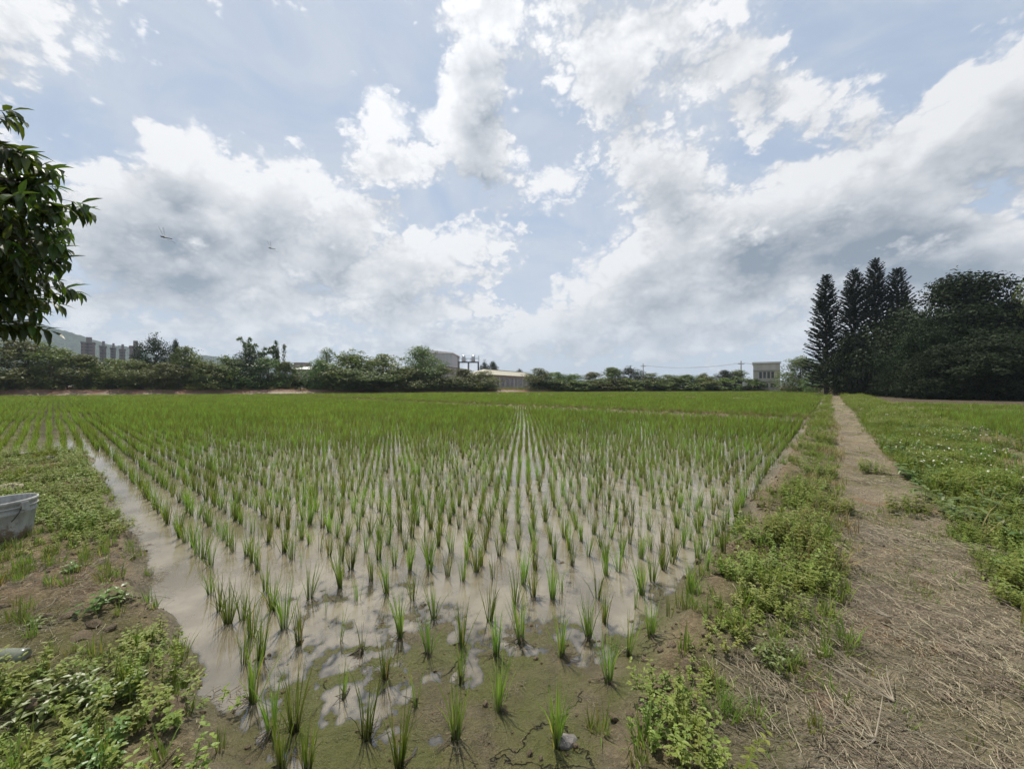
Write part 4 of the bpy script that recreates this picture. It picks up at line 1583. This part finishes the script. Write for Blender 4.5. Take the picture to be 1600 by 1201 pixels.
# the long-leaved tree that reaches in from the left
def build_near_tree():
    rd = random.Random(42)
    C = Vector((-6.88, 4.15, 3.46)); RX, RY, RZ = 1.45, 1.45, 1.66
    base = Vector((-7.0, 4.2, 0)); base.z = height1(base.x, base.y)
    root = obj('long_leaved_tree', None, loc=base)
    tag(root, 'dark long-leaved tree reaching in from the left frame edge', 'tree')
    mb = MB()
    fork = Vector((-6.9, 4.2, 2.0))
    mb.tube([base - Vector((0, 0, .1)), (base + fork) / 2 + Vector((.04, .02, 0)), fork], [.13, .11, .09], 9)
    tips = []
    n = 0
    while len(tips) < 1000:
        d = rand_dir(rd, .05)
        k = rd.uniform(.3, 1.0) ** .5
        lump = 1 + .13 * math.sin(d.x * 7 + d.z * 5 + 1.3) + .07 * math.sin(d.z * 13 + d.y * 6)
        p = C + Vector((d.x * RX, d.y * RY, d.z * RZ)) * k * lump
        if p.z < 1.75 or (p.z < 2.45 and p.x > -5.75 - (2.45 - p.z) * .25): continue
        tips.append((p, (p - C).normalized()))
    limbs = []
    for i in range(11):
        d = rand_dir(rd, .2)
        e = C + Vector((d.x * RX, d.y * RY, d.z * RZ)) * .6
        mid = fork.lerp(e, .5) + Vector((0, 0, .1))
        mb.tube([fork, mid, e], [.045, .03, .012], 6)
        limbs += [mid, e, mid.lerp(e, .5), fork.lerp(mid, .6)]
    tw = MB()
    leaves = []
    for p, d in tips:
        s = min(limbs, key=lambda q: (q - p).length)
        m = s.lerp(p, .6) + Vector((rd.gauss(0, .05), rd.gauss(0, .05), .06))
        tw.tube([s, m, p], [.007, .005, .003], 4, False)
        tdir = (p - m).normalized()
        nl = rd.randint(7, 11)
        for q in range(nl):
            a = q * 2.4 + rd.uniform(-.3, .3)
            ref = tdir.cross(Vector((0, 0, 1))).normalized(); r2 = tdir.cross(ref)
            out = ref * math.cos(a) + r2 * math.sin(a)
            ld = (tdir * rd.uniform(.2, .9) + out * .9 + Vector((0, 0, -rd.uniform(.15, .9)))).normalized()
            L = rd.uniform(.15, .25)
            leaves.append((p - tdir * .02 * q, ld, L, rd.uniform(.2, .5)))
    mb.build('trunk', M_BARK, root, True, loc=-base)
    tw.build('twigs', M_BARK, root, loc=-base)

    def score(l):
        p = l[0]
        if p.y < .5: return -1
        px = 800 + FPX * p.x / p.y; py = HORIZON - FPX * (p.z - CAM_Z) / p.y
        if px < 3 or py < 0: return -1
        return px + 60 * (4.5 - p.y)
    order = sorted(range(len(leaves)), key=lambda i: -score(leaves[i]))
    pick = set(i for i in order[:300] if score(leaves[i]) > 0)
    pm = []
    for k in range(4):
        lb = LB()
        lb.leaf((0, 0, 0), (1, 0, 0), (0, 0, 1), 1.0, .31 + .03 * k, .15 + .12 * k, .35, .25 * k, .42)
        pm.append(lb.mesh('leaf', M_MANGO))
    rest = LB()
    cr = obj('crown', None, root)
    for i, (p, d, L, dr) in enumerate(leaves):
        if i in pick:
            side = d.cross(Vector((0, 0, 1))).normalized(); up = side.cross(d)
            o = obj('leaf', pm[i % 4], cr)
            o.matrix_local = Matrix.Translation(p - base) @ Matrix((d, -side, up)).transposed().to_4x4() @ Matrix.Scale(L, 4)
        else:
            rest.leaf(p - base, d, (0, 0, 1), L, L * .34, dr, .35, rd.random(), .42)
    ro = obj('foliage', rest.mesh('foliage', M_MANGO), cr)
    ro['kind'] = 'stuff'


build_near_tree()


# ------------------------------------------------------------------ buildings and far structures
M_SHEET = plain_mat('grey_sheet_metal', (.34, .36, .36), (.42, .44, .44), 1.2, .55, .4, streak=True)
M_SHEETROOF = plain_mat('white_sheet_roof', (.62, .63, .62), (.72, .73, .72), .8, .5, .4)
M_CREAM = plain_mat('cream_roof', (.29, .275, .21), (.36, .34, .265), .5, .6, .3)
M_WALLG = plain_mat('weathered_wall', (.30, .30, .28), (.40, .40, .37), .6, .85, .2, streak=True)
M_WALLP = plain_mat('pale_render', (.42, .40, .35), (.54, .52, .46), .7, .85, .2, streak=True)
M_GLASS = plain_mat('dark_window', (.03, .035, .04), (.06, .065, .07), 2, .15, .5)
M_STEEL = plain_mat('stainless_tank', (.55, .56, .58), (.48, .50, .52), 3, .3, .5, metallic=.8)
M_IRON = plain_mat('dark_iron', (.05, .05, .05), (.09, .085, .08), 3, .7, .3)
M_CONC = plain_mat('concrete', (.28, .27, .25), (.36, .35, .33), 1.5, .9, .2)
M_WALLD = plain_mat('dull_tower_concrete', (.13, .12, .112), (.17, .16, .15), .3, .9, .15)


def tower_material():
    m, g, out = new_mat('tower_facade')
    tc = g.n('ShaderNodeTexCoord')
    br = g.n('ShaderNodeTexBrick')
    g.put(br.inputs['Vector'], tc.outputs['Generated'])
    sp = g.n('ShaderNodeSeparateXYZ')
    g.put(sp.inputs[0], tc.outputs['Object'])
    fx = g.m('FRACT', g.m('MULTIPLY', g.m('ADD', sp.outputs[0], sp.outputs[1]), 1 / 2.6))
    fz = g.m('FRACT', g.m('MULTIPLY', sp.outputs[2], 1 / 2.6))
    w = g.m('MULTIPLY', g.m('MULTIPLY', g.m('GREATER_THAN', fx, .35), g.m('GREATER_THAN', fz, .4)), g.m('LESS_THAN', fz, .85))
    col = g.mix(w, (.12, .108, .10), (.06, .062, .066))
    b = bsdf(g, col, .7, .3)
    m.node_tree.links.new(b.outputs[0], out.inputs[0])
    m.node_tree.nodes.remove(br)
    return m


def bx(name, mat, parent, *dims):
    mb = MB()
    mb.box(*dims)
    return mb.build(name, mat, parent)


def build_structures():
    # grey factory hall
    Y = 165
    x0, _, zt = px_at(655, 546, Y); x1, _, _ = px_at(707, 553, Y)
    f = tag(obj('factory_hall', None, loc=(0, Y, 0)), 'tall grey sheet-metal factory hall behind the domed tree', 'factory')
    bx('wall', M_SHEET, f, x0, x1, 0, 22, .3, zt - 1.4)
    mb = MB()
    for i in range(26):
        x = x0 + (x1 - x0) * (i + .5) / 26
        mb.box(x - .09, x + .09, -.09, -.002, .5, zt - 1.5)
    s = mb.build('cladding_ribs', M_SHEET, f); s['kind'] = 'stuff'
    mb = MB()
    mb.add([(x0 - .4, -.5, zt + .2), (x1 + .4, -.5, zt - 1.35), (x1 + .4, 22.5, zt - 1.35), (x0 - .4, 22.5, zt + .2),
            (x0 - .4, -.5, zt - 1.39), (x1 + .4, -.5, zt - 1.8), (x1 + .4, 22.5, zt - 1.8), (x0 - .4, 22.5, zt - 1.39)],
           [(0, 1, 2, 3), (7, 6, 5, 4), (0, 4, 5, 1), (1, 5, 6, 2), (2, 6, 7, 3), (3, 7, 4, 0)])
    mb.build('roof', M_SHEETROOF, f)
    # low white-roofed annex
    Y = 150
    x0, _, zt = px_at(684, 570, Y); x1, _, zb = px_at(714, 575, Y)
    a = tag(obj('annex', None, loc=(0, Y, 0)), 'low white-roofed annex at the foot of the grey factory hall', 'building')
    bx('wall', M_WALLG, a, x0, x1, 0, 9, .3, zt - 1.1)
    mb = MB()
    mb.add([(x0 - .3, -.4, zt), (x1 + .4, -.4, zt - .9), (x1 + .4, 9.4, zt - .9), (x0 - .3, 9.4, zt), (x0 - .3, -.4, zt - .3), (x1 + .4, -.4, zt - 1.09), (x1 + .4, 9.4, zt - 1.09), (x0 - .3, 9.4, zt - .3)],
           [(0, 1, 2, 3), (7, 6, 5, 4), (0, 4, 5, 1), (1, 5, 6, 2), (2, 6, 7, 3), (3, 7, 4, 0)])
    mb.build('roof', M_SHEETROOF, a)
    # tank stand with two tanks
    Y = 128
    x0, _, zp = px_at(716, 565.5, Y); x1, _, zr = px_at(748, 560, Y)
    st = tag(obj('tank_stand', None, loc=(0, Y, 0)), 'dark steel stand carrying the two water tanks', 'tank stand')
    bx('platform', M_IRON, st, x0, x1, -1.4, 1.4, zp - .25, zp)
    for xx in (x0 + .15, (x0 + x1) / 2, x1 - .15):
        for yy in (-1.3, 1.3):
            bx('leg', M_IRON, st, xx - .12, xx + .12, yy - .12, yy + .12, .3, zp - .252)
    for yy in (-1.38, 1.38):
        bx('rail', M_IRON, st, x0, x1, yy - .03, yy + .03, zr - .06, zr)
        for i in range(6):
            xx = x0 + (x1 - x0) * i / 5
            bx('rail_post', M_IRON, st, xx - .04, xx + .04, yy - .04, yy + .04, zp + .002, zr - .062 + (.9 if i in (0, 5) else 0))
    for px, lab in ((724.5, 'stainless water tank on the stand, nearer the factory'), (739.5, 'stainless water tank on the stand, farther from the factory')):
        xx, _, zt = px_at(px, 555, Y)
        t = tag(obj('water_tank', None, loc=(xx, Y, zp)), lab, 'water tank', 'rooftop water tanks')
        r = 3.0 / FPX * Y
        h = zt - zp - .35
        mb = MB()
        mb.lathe([(r * .99, .02), (r, .1), (r, h * .33), (r * 1.03, h * .35), (r, h * .37), (r, h * .66), (r * 1.03, h * .68), (r, h * .7), (r, h), (r * .8, h + .22), (r * .25, h + .33), (.01, h + .34)], 20)
        mb.build('body', M_STEEL, t, True)
        mb = MB()
        mb.lathe([(r * .25, h + .33), (r * .25, h + .47), (.01, h + .49)], 12)
        mb.build('lid', M_STEEL, t, True)
    # long low building, running away to the right
    A = Vector((-5.2, 103, 0)); B = Vector((10.4, 138, 0))
    dv = (B - A); Ln = dv.length
    ang = math.atan2(dv.y, dv.x)
    lb = tag(obj('long_building', None, loc=A, rot=(0, 0, ang)), 'long low building with cream hipped roof and a row of windows', 'building')
    Dp, he, hr = 9.0, 4.6, 6.3
    bx('wall', M_WALLG, lb, 0, Ln, 0, Dp, .2, he)
    mb = MB()
    o_ = .7
    mb.add([(-o_, -o_, he), (Ln + o_, -o_, he), (Ln + o_, Dp + o_, he), (-o_, Dp + o_, he), (3.5, Dp / 2, hr), (Ln - 3.5, Dp / 2, hr),
            (-o_, -o_, he - .16), (Ln + o_, -o_, he - .16), (Ln + o_, Dp + o_, he - .16), (-o_, Dp + o_, he - .16)],
           [(0, 1, 5, 4), (1, 2, 5), (2, 3, 4, 5), (3, 0, 4), (0, 6, 7, 1), (1, 7, 8, 2), (2, 8, 9, 3), (3, 9, 6, 0)])
    rf = mb.build('roof', M_CREAM, lb)
    mb = MB(); mb.box(3.6, Ln - 3.6, Dp / 2 - .25, Dp / 2 + .25, hr - .1, hr + .12)
    mb.build('ridge_cap', M_CREAM, rf)
    nW = 11
    for i in range(nW):
        xx = 1.5 + (Ln - 3) * (i + .5) / nW
        w = bx('window', M_GLASS, lb, xx - .8, xx + .8, -.06, -.012, 1.6, 3.7)
        bx('frame', M_WALLP, w, xx - .9, xx - .82, -.1, -.004, 1.5, 3.8)
        bx('frame', M_WALLP, w, xx + .82, xx + .9, -.1, -.004, 1.5, 3.8)
        bx('sill', M_WALLP, w, xx - .95, xx + .95, -.16, -.004, 1.36, 1.48)
    bx('band', M_WALLP, lb, 0, Ln, -.09, -.004, 4.1, 4.6)
    for xx in (Ln * .1, Ln * .42, Ln * .72):
        bx('downpipe', M_SHEETROOF, lb, xx - .08, xx + .08, -.2, -.06, .3, 4.05)
    # grey wall along the foot of the long building and small roofs
    w = tag(bx('boundary_wall', M_CONC, None, 0, 26, -.1, .1, 0, 1.5), 'grey boundary wall below the long low building', 'wall')
    w.location = (5, 100.5, .3); w.rotation_euler = (0, 0, .12)

    def shed(px0, px1, pt, Y, dp, pitch, rmat, wmat, lab, name='shed'):
        xa, _, zt = px_at(px0, pt, Y); xb, _, _ = px_at(px1, pt, Y)
        s = tag(obj(name, None, loc=(xa, Y, 0)), lab, 'building')
        W = xb - xa
        bx('wall', wmat, s, 0, W, 0, dp, .2, zt - pitch)
        mb = MB()
        e = .35
        mb.add([(-e, -e, zt - pitch), (W + e, -e, zt - pitch), (W + e, dp + e, zt), (-e, dp + e, zt), (-e, -e, zt - pitch - .14), (W + e, -e, zt - pitch - .14), (W + e, dp + e, zt - .14), (-e, dp + e, zt - .14)],
               [(0, 1, 2, 3), (7, 6, 5, 4), (0, 4, 5, 1), (1, 5, 6, 2), (2, 6, 7, 3), (3, 7, 4, 0)])
        mb.build('roof', rmat, s)
        mb = MB(); mb.box(W * .3, W * .5, -.05, -.01, .3, 2.2); mb.build('door', M_IRON, s)
        return s
    shed(455, 486, 571, 104, 7, 1.0, M_SHEETROOF, M_WALLG, 'low pale-roofed shed showing in the gap between trees')
    shed(459, 474, 566, 120, 5, .1, M_WALLG, M_CONC, 'dark flat-topped block behind the pale-roofed shed', 'block')
    shed(846, 872, 594, 112, 5, .8, M_SHEETROOF, M_WALLG, 'small white-roofed shed right of the long building')
    shed(1143, 1156, 596, 104, 4, .6, M_SHEETROOF, M_WALLP, 'small white-roofed shed left of the pole beside the house')
    shed(165, 186, 563, 92, 6, .7, M_SHEETROOF, M_WALLG, 'white shed roof glinting through the left trees below the towers')
    shed(225, 243, 567, 90, 6, .7, M_SHEETROOF, M_WALLG, 'white shed roof glinting left of the tall ragged tree foot')
    # white board by the house
    s = tag(obj('sign_board', None, loc=(px_at(1164, 600, 103)[0], 103, .3)), 'small blank white board on a post near the pale house', 'sign')
    bx('board', M_SHEETROOF, s, -.65, .65, -.05, .05, 1.2, 2.3)
    bx('post', M_IRON, s, -.06, .06, -.04 + .1, .04 + .1, 0, 2.2)
    # pale house
    Y = 108
    x0, _, zt = px_at(1177, 566, Y); x1 = x0 + 6.2
    h = tag(obj('house', None, loc=(x0, Y, 0), rot=(0, 0, R(-32))), 'pale two-storey flat-roofed house with a white roof edge', 'house')
    W, dp = x1 - x0, 9.0
    z1 = zt * .36; z2 = zt * .66
    bx('wall', M_WALLP, h, 0, W, 0, dp, .2, zt - .45)
    bx('roof', M_SHEETROOF, h, -.25, W + .25, -.3, dp + .3, zt - .448, zt)
    bx('floor_band', M_WALLG, h, -.05, W + .05, -.35, -.003, z1 - .1, z1 + .3)
    bx('floor_band', M_WALLG, h, -.05, W + .05, -.3, -.003, z2 + .35, z2 + .6)
    for i in range(4):
        xx = W * (.28 + .15 * i)
        w = bx('window', M_GLASS, h, xx - .3, xx + .3, -.06, -.012, z1 + .75, z2 + .05)
        bx('frame', M_WALLG, w, xx - .38, xx - .32, -.1, -.004, z1 + .65, z2 + .15)
        bx('sill', M_WALLP, w, xx - .4, xx + .4, -.16, -.004, z1 + .55, z1 + .68)
    for xx, ww in ((W * .48, .5), (W * .75, .65)):
        w = bx('window', M_GLASS, h, xx - ww, xx + ww, -.06, -.012, 1.2, 2.3)
        bx('sill', M_WALLP, w, xx - ww - .1, xx + ww + .1, -.16, -.004, 1.05, 1.18)
    bx('door', M_IRON, h, W * .14, W * .3, -.07, -.012, .3, 2.4)
    # utility poles and wire
    tops = []
    for px, top, Y, lab in ((1005, 569, 132, 'thin utility pole rising from the middle hedge'), (1158, 565, 112, 'thicker utility pole beside the pale house')):
        x, _, zt = px_at(px, top, Y)
        p = tag(obj('utility_pole', None, loc=(x, Y, .2)), lab, 'pole', 'utility poles')
        mb = MB(); mb.tube([(0, 0, -.2), (0, 0, zt)], [.19, .13], 8); mb.build('pole', M_CONC, p)
        bx('crossarm', M_IRON, p, -.9, .9, -.05, .05, zt - 1.0, zt - .86)
        for k in (-.75, 0, .75):
            mb = MB(); mb.tube([(k, 0, zt - .858), (k, 0, zt - .62)], [.06, .05], 6); mb.build('insulator', M_SHEETROOF, p)
        tops.append((Vector((x, Y, zt - .4)), p))
    ends = [tops[0][0], tops[1][0], Vector((px_at(1177, 568, 112)[0] + 12, 116, 8.3))]
    for i in range(2):
        for k in (-.75, .75):
            a, b = ends[i] + Vector((k, 0, 0)), ends[i + 1] + Vector((k * (1 - i), 0, 0))
            pts = []
            for q in range(17):
                t = q / 16
                pts.append(a.lerp(b, t) - Vector((0, 0, (1.1 if i == 0 else .3) * 4 * t * (1 - t))))
            mb = MB(); mb.tube(pts, [.02] * 17, 4)
            w = mb.build('overhead_wire', M_IRON)
            tag(w, ('left-hand strand of' if k < 0 else 'right-hand strand of') + (' the thin wires sagging between the two utility poles' if i == 0 else ' the thin wires from thicker pole to house'), 'wire', 'overhead wires')
    # hazy tower blocks below the hill
    mt = tower_material()
    for px0, px1, top, Y, lab in ((126, 148, 532, 310, 'leftmost hazy brick-coloured tower block below the hill'), (155, 166, 538, 340, 'second hazy tower block from the left'),
                                  (172, 181, 541, 350, 'third hazy tower block from the left'), (186, 196, 543, 330, 'fourth hazy tower block, left of the flat-roofed one'),
                                  (202, 220, 538, 290, 'nearest hazy tower with flat roof and roof house')):
        xa, _, zt = px_at(px0, top, Y); xb, _, _ = px_at(px1, top, Y)
        o = tag(obj('tower_block', None, loc=((xa + xb) / 2, Y, 0), rot=(0, 0, R(46))), lab, 'tower block', 'tower blocks below the hill')
        W = (xb - xa) / 2 * .66
        mb = MB()
        mb.box(-W, -W * .2, 0, 14, 0, zt - 2); mb.box(-W * .198, W * .2, 1.6, 14, 0, zt - 3); mb.box(W * .202, W, 0, 14, 0, zt - 2)
        mb.build('wall', mt, o)
        bx('roof', M_WALLD, o, -W - .4, W + .4, -.5, 14.4, zt - 1.99, zt - 1.2)
        bx('roof_house', M_WALLD, o, -W * .3, W * .55, 3, 11, zt - 1.19, zt + 3)
        for k in range(2, int(zt / 3.2) - 1):
            if k % 2: continue
            bx('balcony', M_WALLD, o, -W * .95, -W * .25, -1.1, -.01, k * 3.2, k * 3.2 + .9)
            bx('balcony', M_WALLD, o, W * .25, W * .95, -1.1, -.01, k * 3.2, k * 3.2 + .9)


build_structures()


def build_hills():
    m, g, out = new_mat('wooded_hill')
    tc = g.n('ShaderNodeTexCoord')
    n = g.noise(tc.outputs['Object'], .07, 6, .65)
    n2 = g.noise(tc.outputs['Object'], .25, 3, .6)
    col = g.mix(g.ss(n, .35, .65), (.016, .030, .014), (.042, .062, .024))
    b = bsdf(g, col, .9, .1, g.bump(g.m('ADD', n, n2), 1.0, 6.0))
    m.node_tree.links.new(b.outputs[0], out.inputs[0])

    def hill(name, prof, Y, depth, label, seed):
        pxs = np.array([p[0] for p in prof], float); tops = np.array([p[1] for p in prof], float)
        cols, rows = 260, 60
        P = np.linspace(pxs[0], pxs[-1], cols)
        T = np.interp(P, pxs, tops)
        ff = np.linspace(0, 1, rows)
        pp, fr = np.meshgrid(P, ff, indexing='ij')
        yy = Y - depth * .55 + depth * fr
        xx = (pp - 800) / FPX * Y
        ridge = (CAM_Z + (HORIZON - T) / FPX * Y)[:, None]
        rr = np.clip(1 - np.abs(fr - .55) / .55, 0, 1)
        zz = ridge * (rr ** .8) + fbm(xx * .02, yy * .02, 5, seed) * 7 * (rr > .05) + (fbm(xx * .12, yy * .12, 3, seed + 1)) * 3.5 - 3
        edge = np.clip(np.minimum(pp - pxs[0], pxs[-1] - pp) / 30, 0, 1)
        zz = zz * edge - 5 * (1 - edge)
        idx = np.arange(cols * rows).reshape(cols, rows)
        f = np.stack([idx[:-1, :-1], idx[1:, :-1], idx[1:, 1:], idx[:-1, 1:]], -1).reshape(-1, 4)
        o = obj(name, mesh(name, np.stack([xx, yy, zz], -1), f, m, smooth=True))
        tag(o, label, 'hill', kind='structure')
    hill('hill', [(-420, 520), (-200, 490), (-60, 486), (0, 490), (50, 499), (90, 511), (130, 524), (180, 537), (230, 549), (300, 562), (360, 580), (420, 598)], 1100, 420, 'wooded hill sloping down behind the left trees', 5)
    hill('hill', [(200, 590), (280, 562), (320, 554), (350, 559), (420, 575), (520, 596)], 1450, 300, 'faint blue far hill low behind the left trees', 9)


build_hills()


# ------------------------------------------------------------------ small things
def bucket_material():
    m, g, out = new_mat('dull_grey_plastic')
    tc = g.n('ShaderNodeTexCoord')
    P = tc.outputs['Object']
    sp = g.n('ShaderNodeSeparateXYZ'); g.put(sp.inputs[0], P)
    base = g.mix(g.ss(g.noise(g.vm('MULTIPLY', P, (1, 1, .25)), 14, 5, .65), .35, .65), (.24, .245, .24), (.37, .38, .365))
    d = g.m('ADD', g.noise(P, 11, 6, .7), g.ss(sp.outputs[2], .0, .22, .16, -.06))
    col = g.mix(g.ss(d, .52, .66), base, (.16, .125, .085))
    col = g.mix(g.m('MULTIPLY', g.ss(g.noise(g.vm('MULTIPLY', P, (1, 1, 6)), 30, 3, .6), .62, .70), .5), col, (.5, .5, .48))
    b = bsdf(g, col, .6, .3, g.bump(g.noise(P, 60, 4, .6), .2, .01))
    m.node_tree.links.new(b.outputs[0], out.inputs[0])
    return m


M_BUCKET = bucket_material()
M_STONE = plain_mat('grey_stone', (.17, .16, .15), (.26, .245, .23), 9, .8, .3, .6, 40)
M_BOARDW = plain_mat('bleached_wood', (.33, .29, .22), (.22, .19, .14), 7, .85, .2, .4, 30)


def bottle_material():
    m, g, out = new_mat('cloudy_green_plastic')
    tc = g.n('ShaderNodeTexCoord')
    n = g.noise(tc.outputs['Object'], 12, 4, .6)
    col = g.mix(n, (.15, .145, .11), (.30, .34, .29))
    b = bsdf(g, col, .25, .5)
    tr = g.n('ShaderNodeBsdfTransparent')
    tr.inputs[0].default_value = (.75, .88, .8, 1)
    mx = g.n('ShaderNodeMixShader')
    mx.inputs[0].default_value = .62
    m.node_tree.links.new(tr.outputs[0], mx.inputs[1])
    m.node_tree.links.new(b.outputs[0], mx.inputs[2])
    m.node_tree.links.new(mx.outputs[0], out.inputs[0])
    return m


def build_small():
    # bucket on the left bank
    x, y = px_ground(4, 846, .16)
    z = height1(x, y)
    b = tag(obj('bucket', None, loc=(x, y, z - .03), rot=(R(1.5), R(-2), 0)), 'dull grey bucket standing on the left bank soil', 'bucket')
    mb = MB()
    mb.lathe([(.001, 0), (.152, 0), (.160, .01), (.178, .11), (.197, .235), (.203, .24), (.203, .255), (.198, .258), (.207, .318), (.214, .322), (.216, .345), (.208, .348), (.203, .340), (.192, .24), (.172, .10), (.150, .02), (.001, .018)], 40)
    mb.build('body', M_BUCKET, b, True)
    b.scale = (1.08, 1.08, 1.12)
    mb = MB()
    mb.lathe([(.206, .283), (.213, .285), (.213, .296), (.207, .299)], 40)
    mb.build('ring', M_BUCKET, b, True)
    for sx in (-1, 1):
        mb = MB(); mb.box(sx * .205 - .02, sx * .205 + .02, -.025, .025, .27, .33)
        mb.build('handle_lug', M_BUCKET, b)
    mb = MB()
    mb.tube([(.222 * math.cos(t), -.02 - .205 * math.sin(t) * .35 + .0, .30 - .19 * math.sin(t)) for t in np.linspace(0, math.pi, 13)], [.004] * 13, 6)
    mb.build('handle', M_IRON, b, True)
    # bottle
    x, y = px_ground(40, 1034, .15)
    z = height1(x, y)
    bo = tag(obj('bottle', None, loc=(x + .01, y, z + .024), rot=(0, R(-90 + 3), R(8))), 'cloudy green plastic bottle lying on the left bank', 'bottle')
    mb = MB()
    mb.lathe([(.001, .012), (.02, .004), (.028, 0), (.034, .008), (.036, .03), (.034, .05), (.036, .07), (.036, .16), (.034, .17), (.036, .18), (.034, .21), (.022, .25), (.013, .27), (.013, .29)], 24)
    mb.build('body', bottle_material(), bo, True)
    mb = MB(); mb.lathe([(.015, .275), (.015, .295), (.001, .296)], 14); mb.build('cap', M_SHEETROOF, bo)
    # grey stone by the front clump
    x, y = px_ground(886, 1172, .0)
    s = obj('stone', clod_mesh(900, M_STONE), loc=(x, y, height1(x, y) + .012), rot=(.3, .2, .4), scale=(.042, .034, .036))
    tag(s, 'smooth grey stone in the mud beside the front rice clump', 'stone')
    # pale slabs on the far end of the left bank
    for px, py, sx, sy, sz, rz, lab in ((34, 712, .26, .14, .08, .15, 'pale flat stone slab at the far end of the left bank'), (78, 716, .12, .08, .05, -.2, 'small pale stone right of the flat slab on the left bank'),
                                        (6, 772, .16, .13, .10, .5, 'rounded brownish stone behind the grey bucket'), (2, 757, .2, .1, .05, .2, 'pale flat stone behind the rounded brownish one')):
        x, y = px_ground(px, py, .16)
        me = clod_mesh(910 + px, M_STONE if sz < .07 or 'slab' in lab else M_BOARDW)
        o = obj('stone', me, loc=(x, y, height1(x, y) + sz * .35), rot=(.05, .04, rz), scale=(sx, sy, sz))
        tag(o, lab, 'stone')
    # big clods on the left bank
    for px, py, sc, lab in ((110, 970, .09, 'dark clod of earth with pale top above the bottle'), (130, 1005, .075, 'brown clod of earth among weeds near the water'),
                            (255, 1130, .10, 'undercut ridge of earth at the mud edge'), (1195, 905, .07, 'dark clod at the paddy edge by the tall grass tuft'), (1048, 1010, .05, 'small dark clod where the water meets the mud'),
                            (1010, 1105, .055, 'crumbled clod beside the low weed clump'), (1180, 960, .06, 'dark clod below the tall grass tuft')):
        x, y = px_ground(px, py, .1)
        o = obj('earth_clod', clod_mesh(930 + px, M_CLOD), loc=(x, y, height1(x, y)), rot=(.2, .1, px * .1), scale=(sc * .85, sc * .7, sc * .45))
        tag(o, lab, 'clod')
    # leaning poles stacked by the first conifer
    x, y, _ = px_at(1292, 600, 66)
    st = tag(obj('pole_stack', None, loc=(x, y, height1(x, y))), 'heap of pale poles leaning by the first conifer', 'pole heap')
    rd = random.Random(3)
    for i in range(11):
        dx = -2.2 + i * .42
        mb = MB(); mb.tube([(dx, rd.uniform(-.4, .4), 0), (dx * .2 + .9 + rd.uniform(-.2, .2), 0, 1.5 + rd.uniform(-.2, .3))], [.05, .04], 6)
        mb.build('pole', M_BOARDW, st)
    # two dragonflies
    mw, g, out = new_mat('insect_wing')
    d1 = bsdf(g, (.5, .5, .48), .3, .5)
    tr = g.n('ShaderNodeBsdfTransparent')
    mx = g.n('ShaderNodeMixShader'); mx.inputs[0].default_value = .13
    mw.node_tree.links.new(tr.outputs[0], mx.inputs[1]); mw.node_tree.links.new(d1.outputs[0], mx.inputs[2]); mw.node_tree.links.new(mx.outputs[0], out.inputs[0])
    mbody = plain_mat('insect_body', (.03, .028, .02), (.07, .06, .03), 60, .4, .5)
    wv = [(0, 0, 0), (.003, .010, 0), (.0045, .024, .0006), (.003, .034, .0008), (-.001, .036, .0006), (-.004, .030, 0), (-.0045, .016, 0), (-.0025, .004, 0)]
    wing = mesh('wing', wv + [(a, b, c - .00015) for a, b, c in wv], [tuple(range(8)), tuple(range(15, 7, -1))] + [(i, (i + 1) % 8, 8 + (i + 1) % 8, 8 + i) for i in range(8)], mw)
    for px, py, Y, rz, lab in ((258, 371, 1.55, math.pi - .15, 'dragonfly in flight, the larger of the two against the left cloud'), (424, 388, 2.15, math.pi - .35, 'smaller dragonfly in flight, nearer the middle of the sky')):
        r = tag(obj('dragonfly', None, loc=px_at(px, py, Y), rot=(R(38), R(-13), rz)), lab, 'dragonfly', 'dragonflies in flight')
        mb = MB()
        mb.tube([(.024, 0, 0), (.021, 0, .0003), (.017, 0, .0005), (.012, 0, .0008), (.006, 0, .0006), (.002, 0, 0), (-.008, 0, 0), (-.020, 0, -.0006), (-.031, 0, -.001), (-.034, 0, -.001)],
                [.001, .0026, .0020, .0036, .0038, .0018, .0014, .0013, .0016, .0006], 8)
        mb.build('body', mbody, r, True)
        for sy in (-1, 1):
            mb = MB(); mb.lathe([(.0001, -.002), (.0016, -.001), (.0019, .0004), (.0012, .0016), (.0001, .002)], 8, (.0225, sy * .0017, .0006)); mb.build('eye', mbody, r, True)
            for wx, sw in ((.011, .25), (.006, -.25)):
                o = obj('wing', wing, r, loc=(wx, sy * .002, .003), rot=(sy * .35, 0, -sy * sw if sy > 0 else -sy * sw))
                o.scale = (1.1, sy * 1.1, 1)


build_small()


# ------------------------------------------------------------------ humid air
def build_haze():
    m, g, out = new_mat('humid_air')
    pv = g.n('ShaderNodeVolumePrincipled')
    pv.inputs['Color'].default_value = (.70, .83, 1.0, 1)
    pv.inputs['Density'].default_value = HAZE
    pv.inputs['Anisotropy'].default_value = .2
    m.node_tree.links.new(pv.outputs[0], out.inputs['Volume'])
    mb = MB()
    mb.box(-1900, 1900, -1500, 1800, -9, 235)
    o = mb.build('haze', m)
    tag(o, 'thin humid haze that softens the far hill and towers', 'haze', kind='stuff')


HAZE = .0002
build_haze()
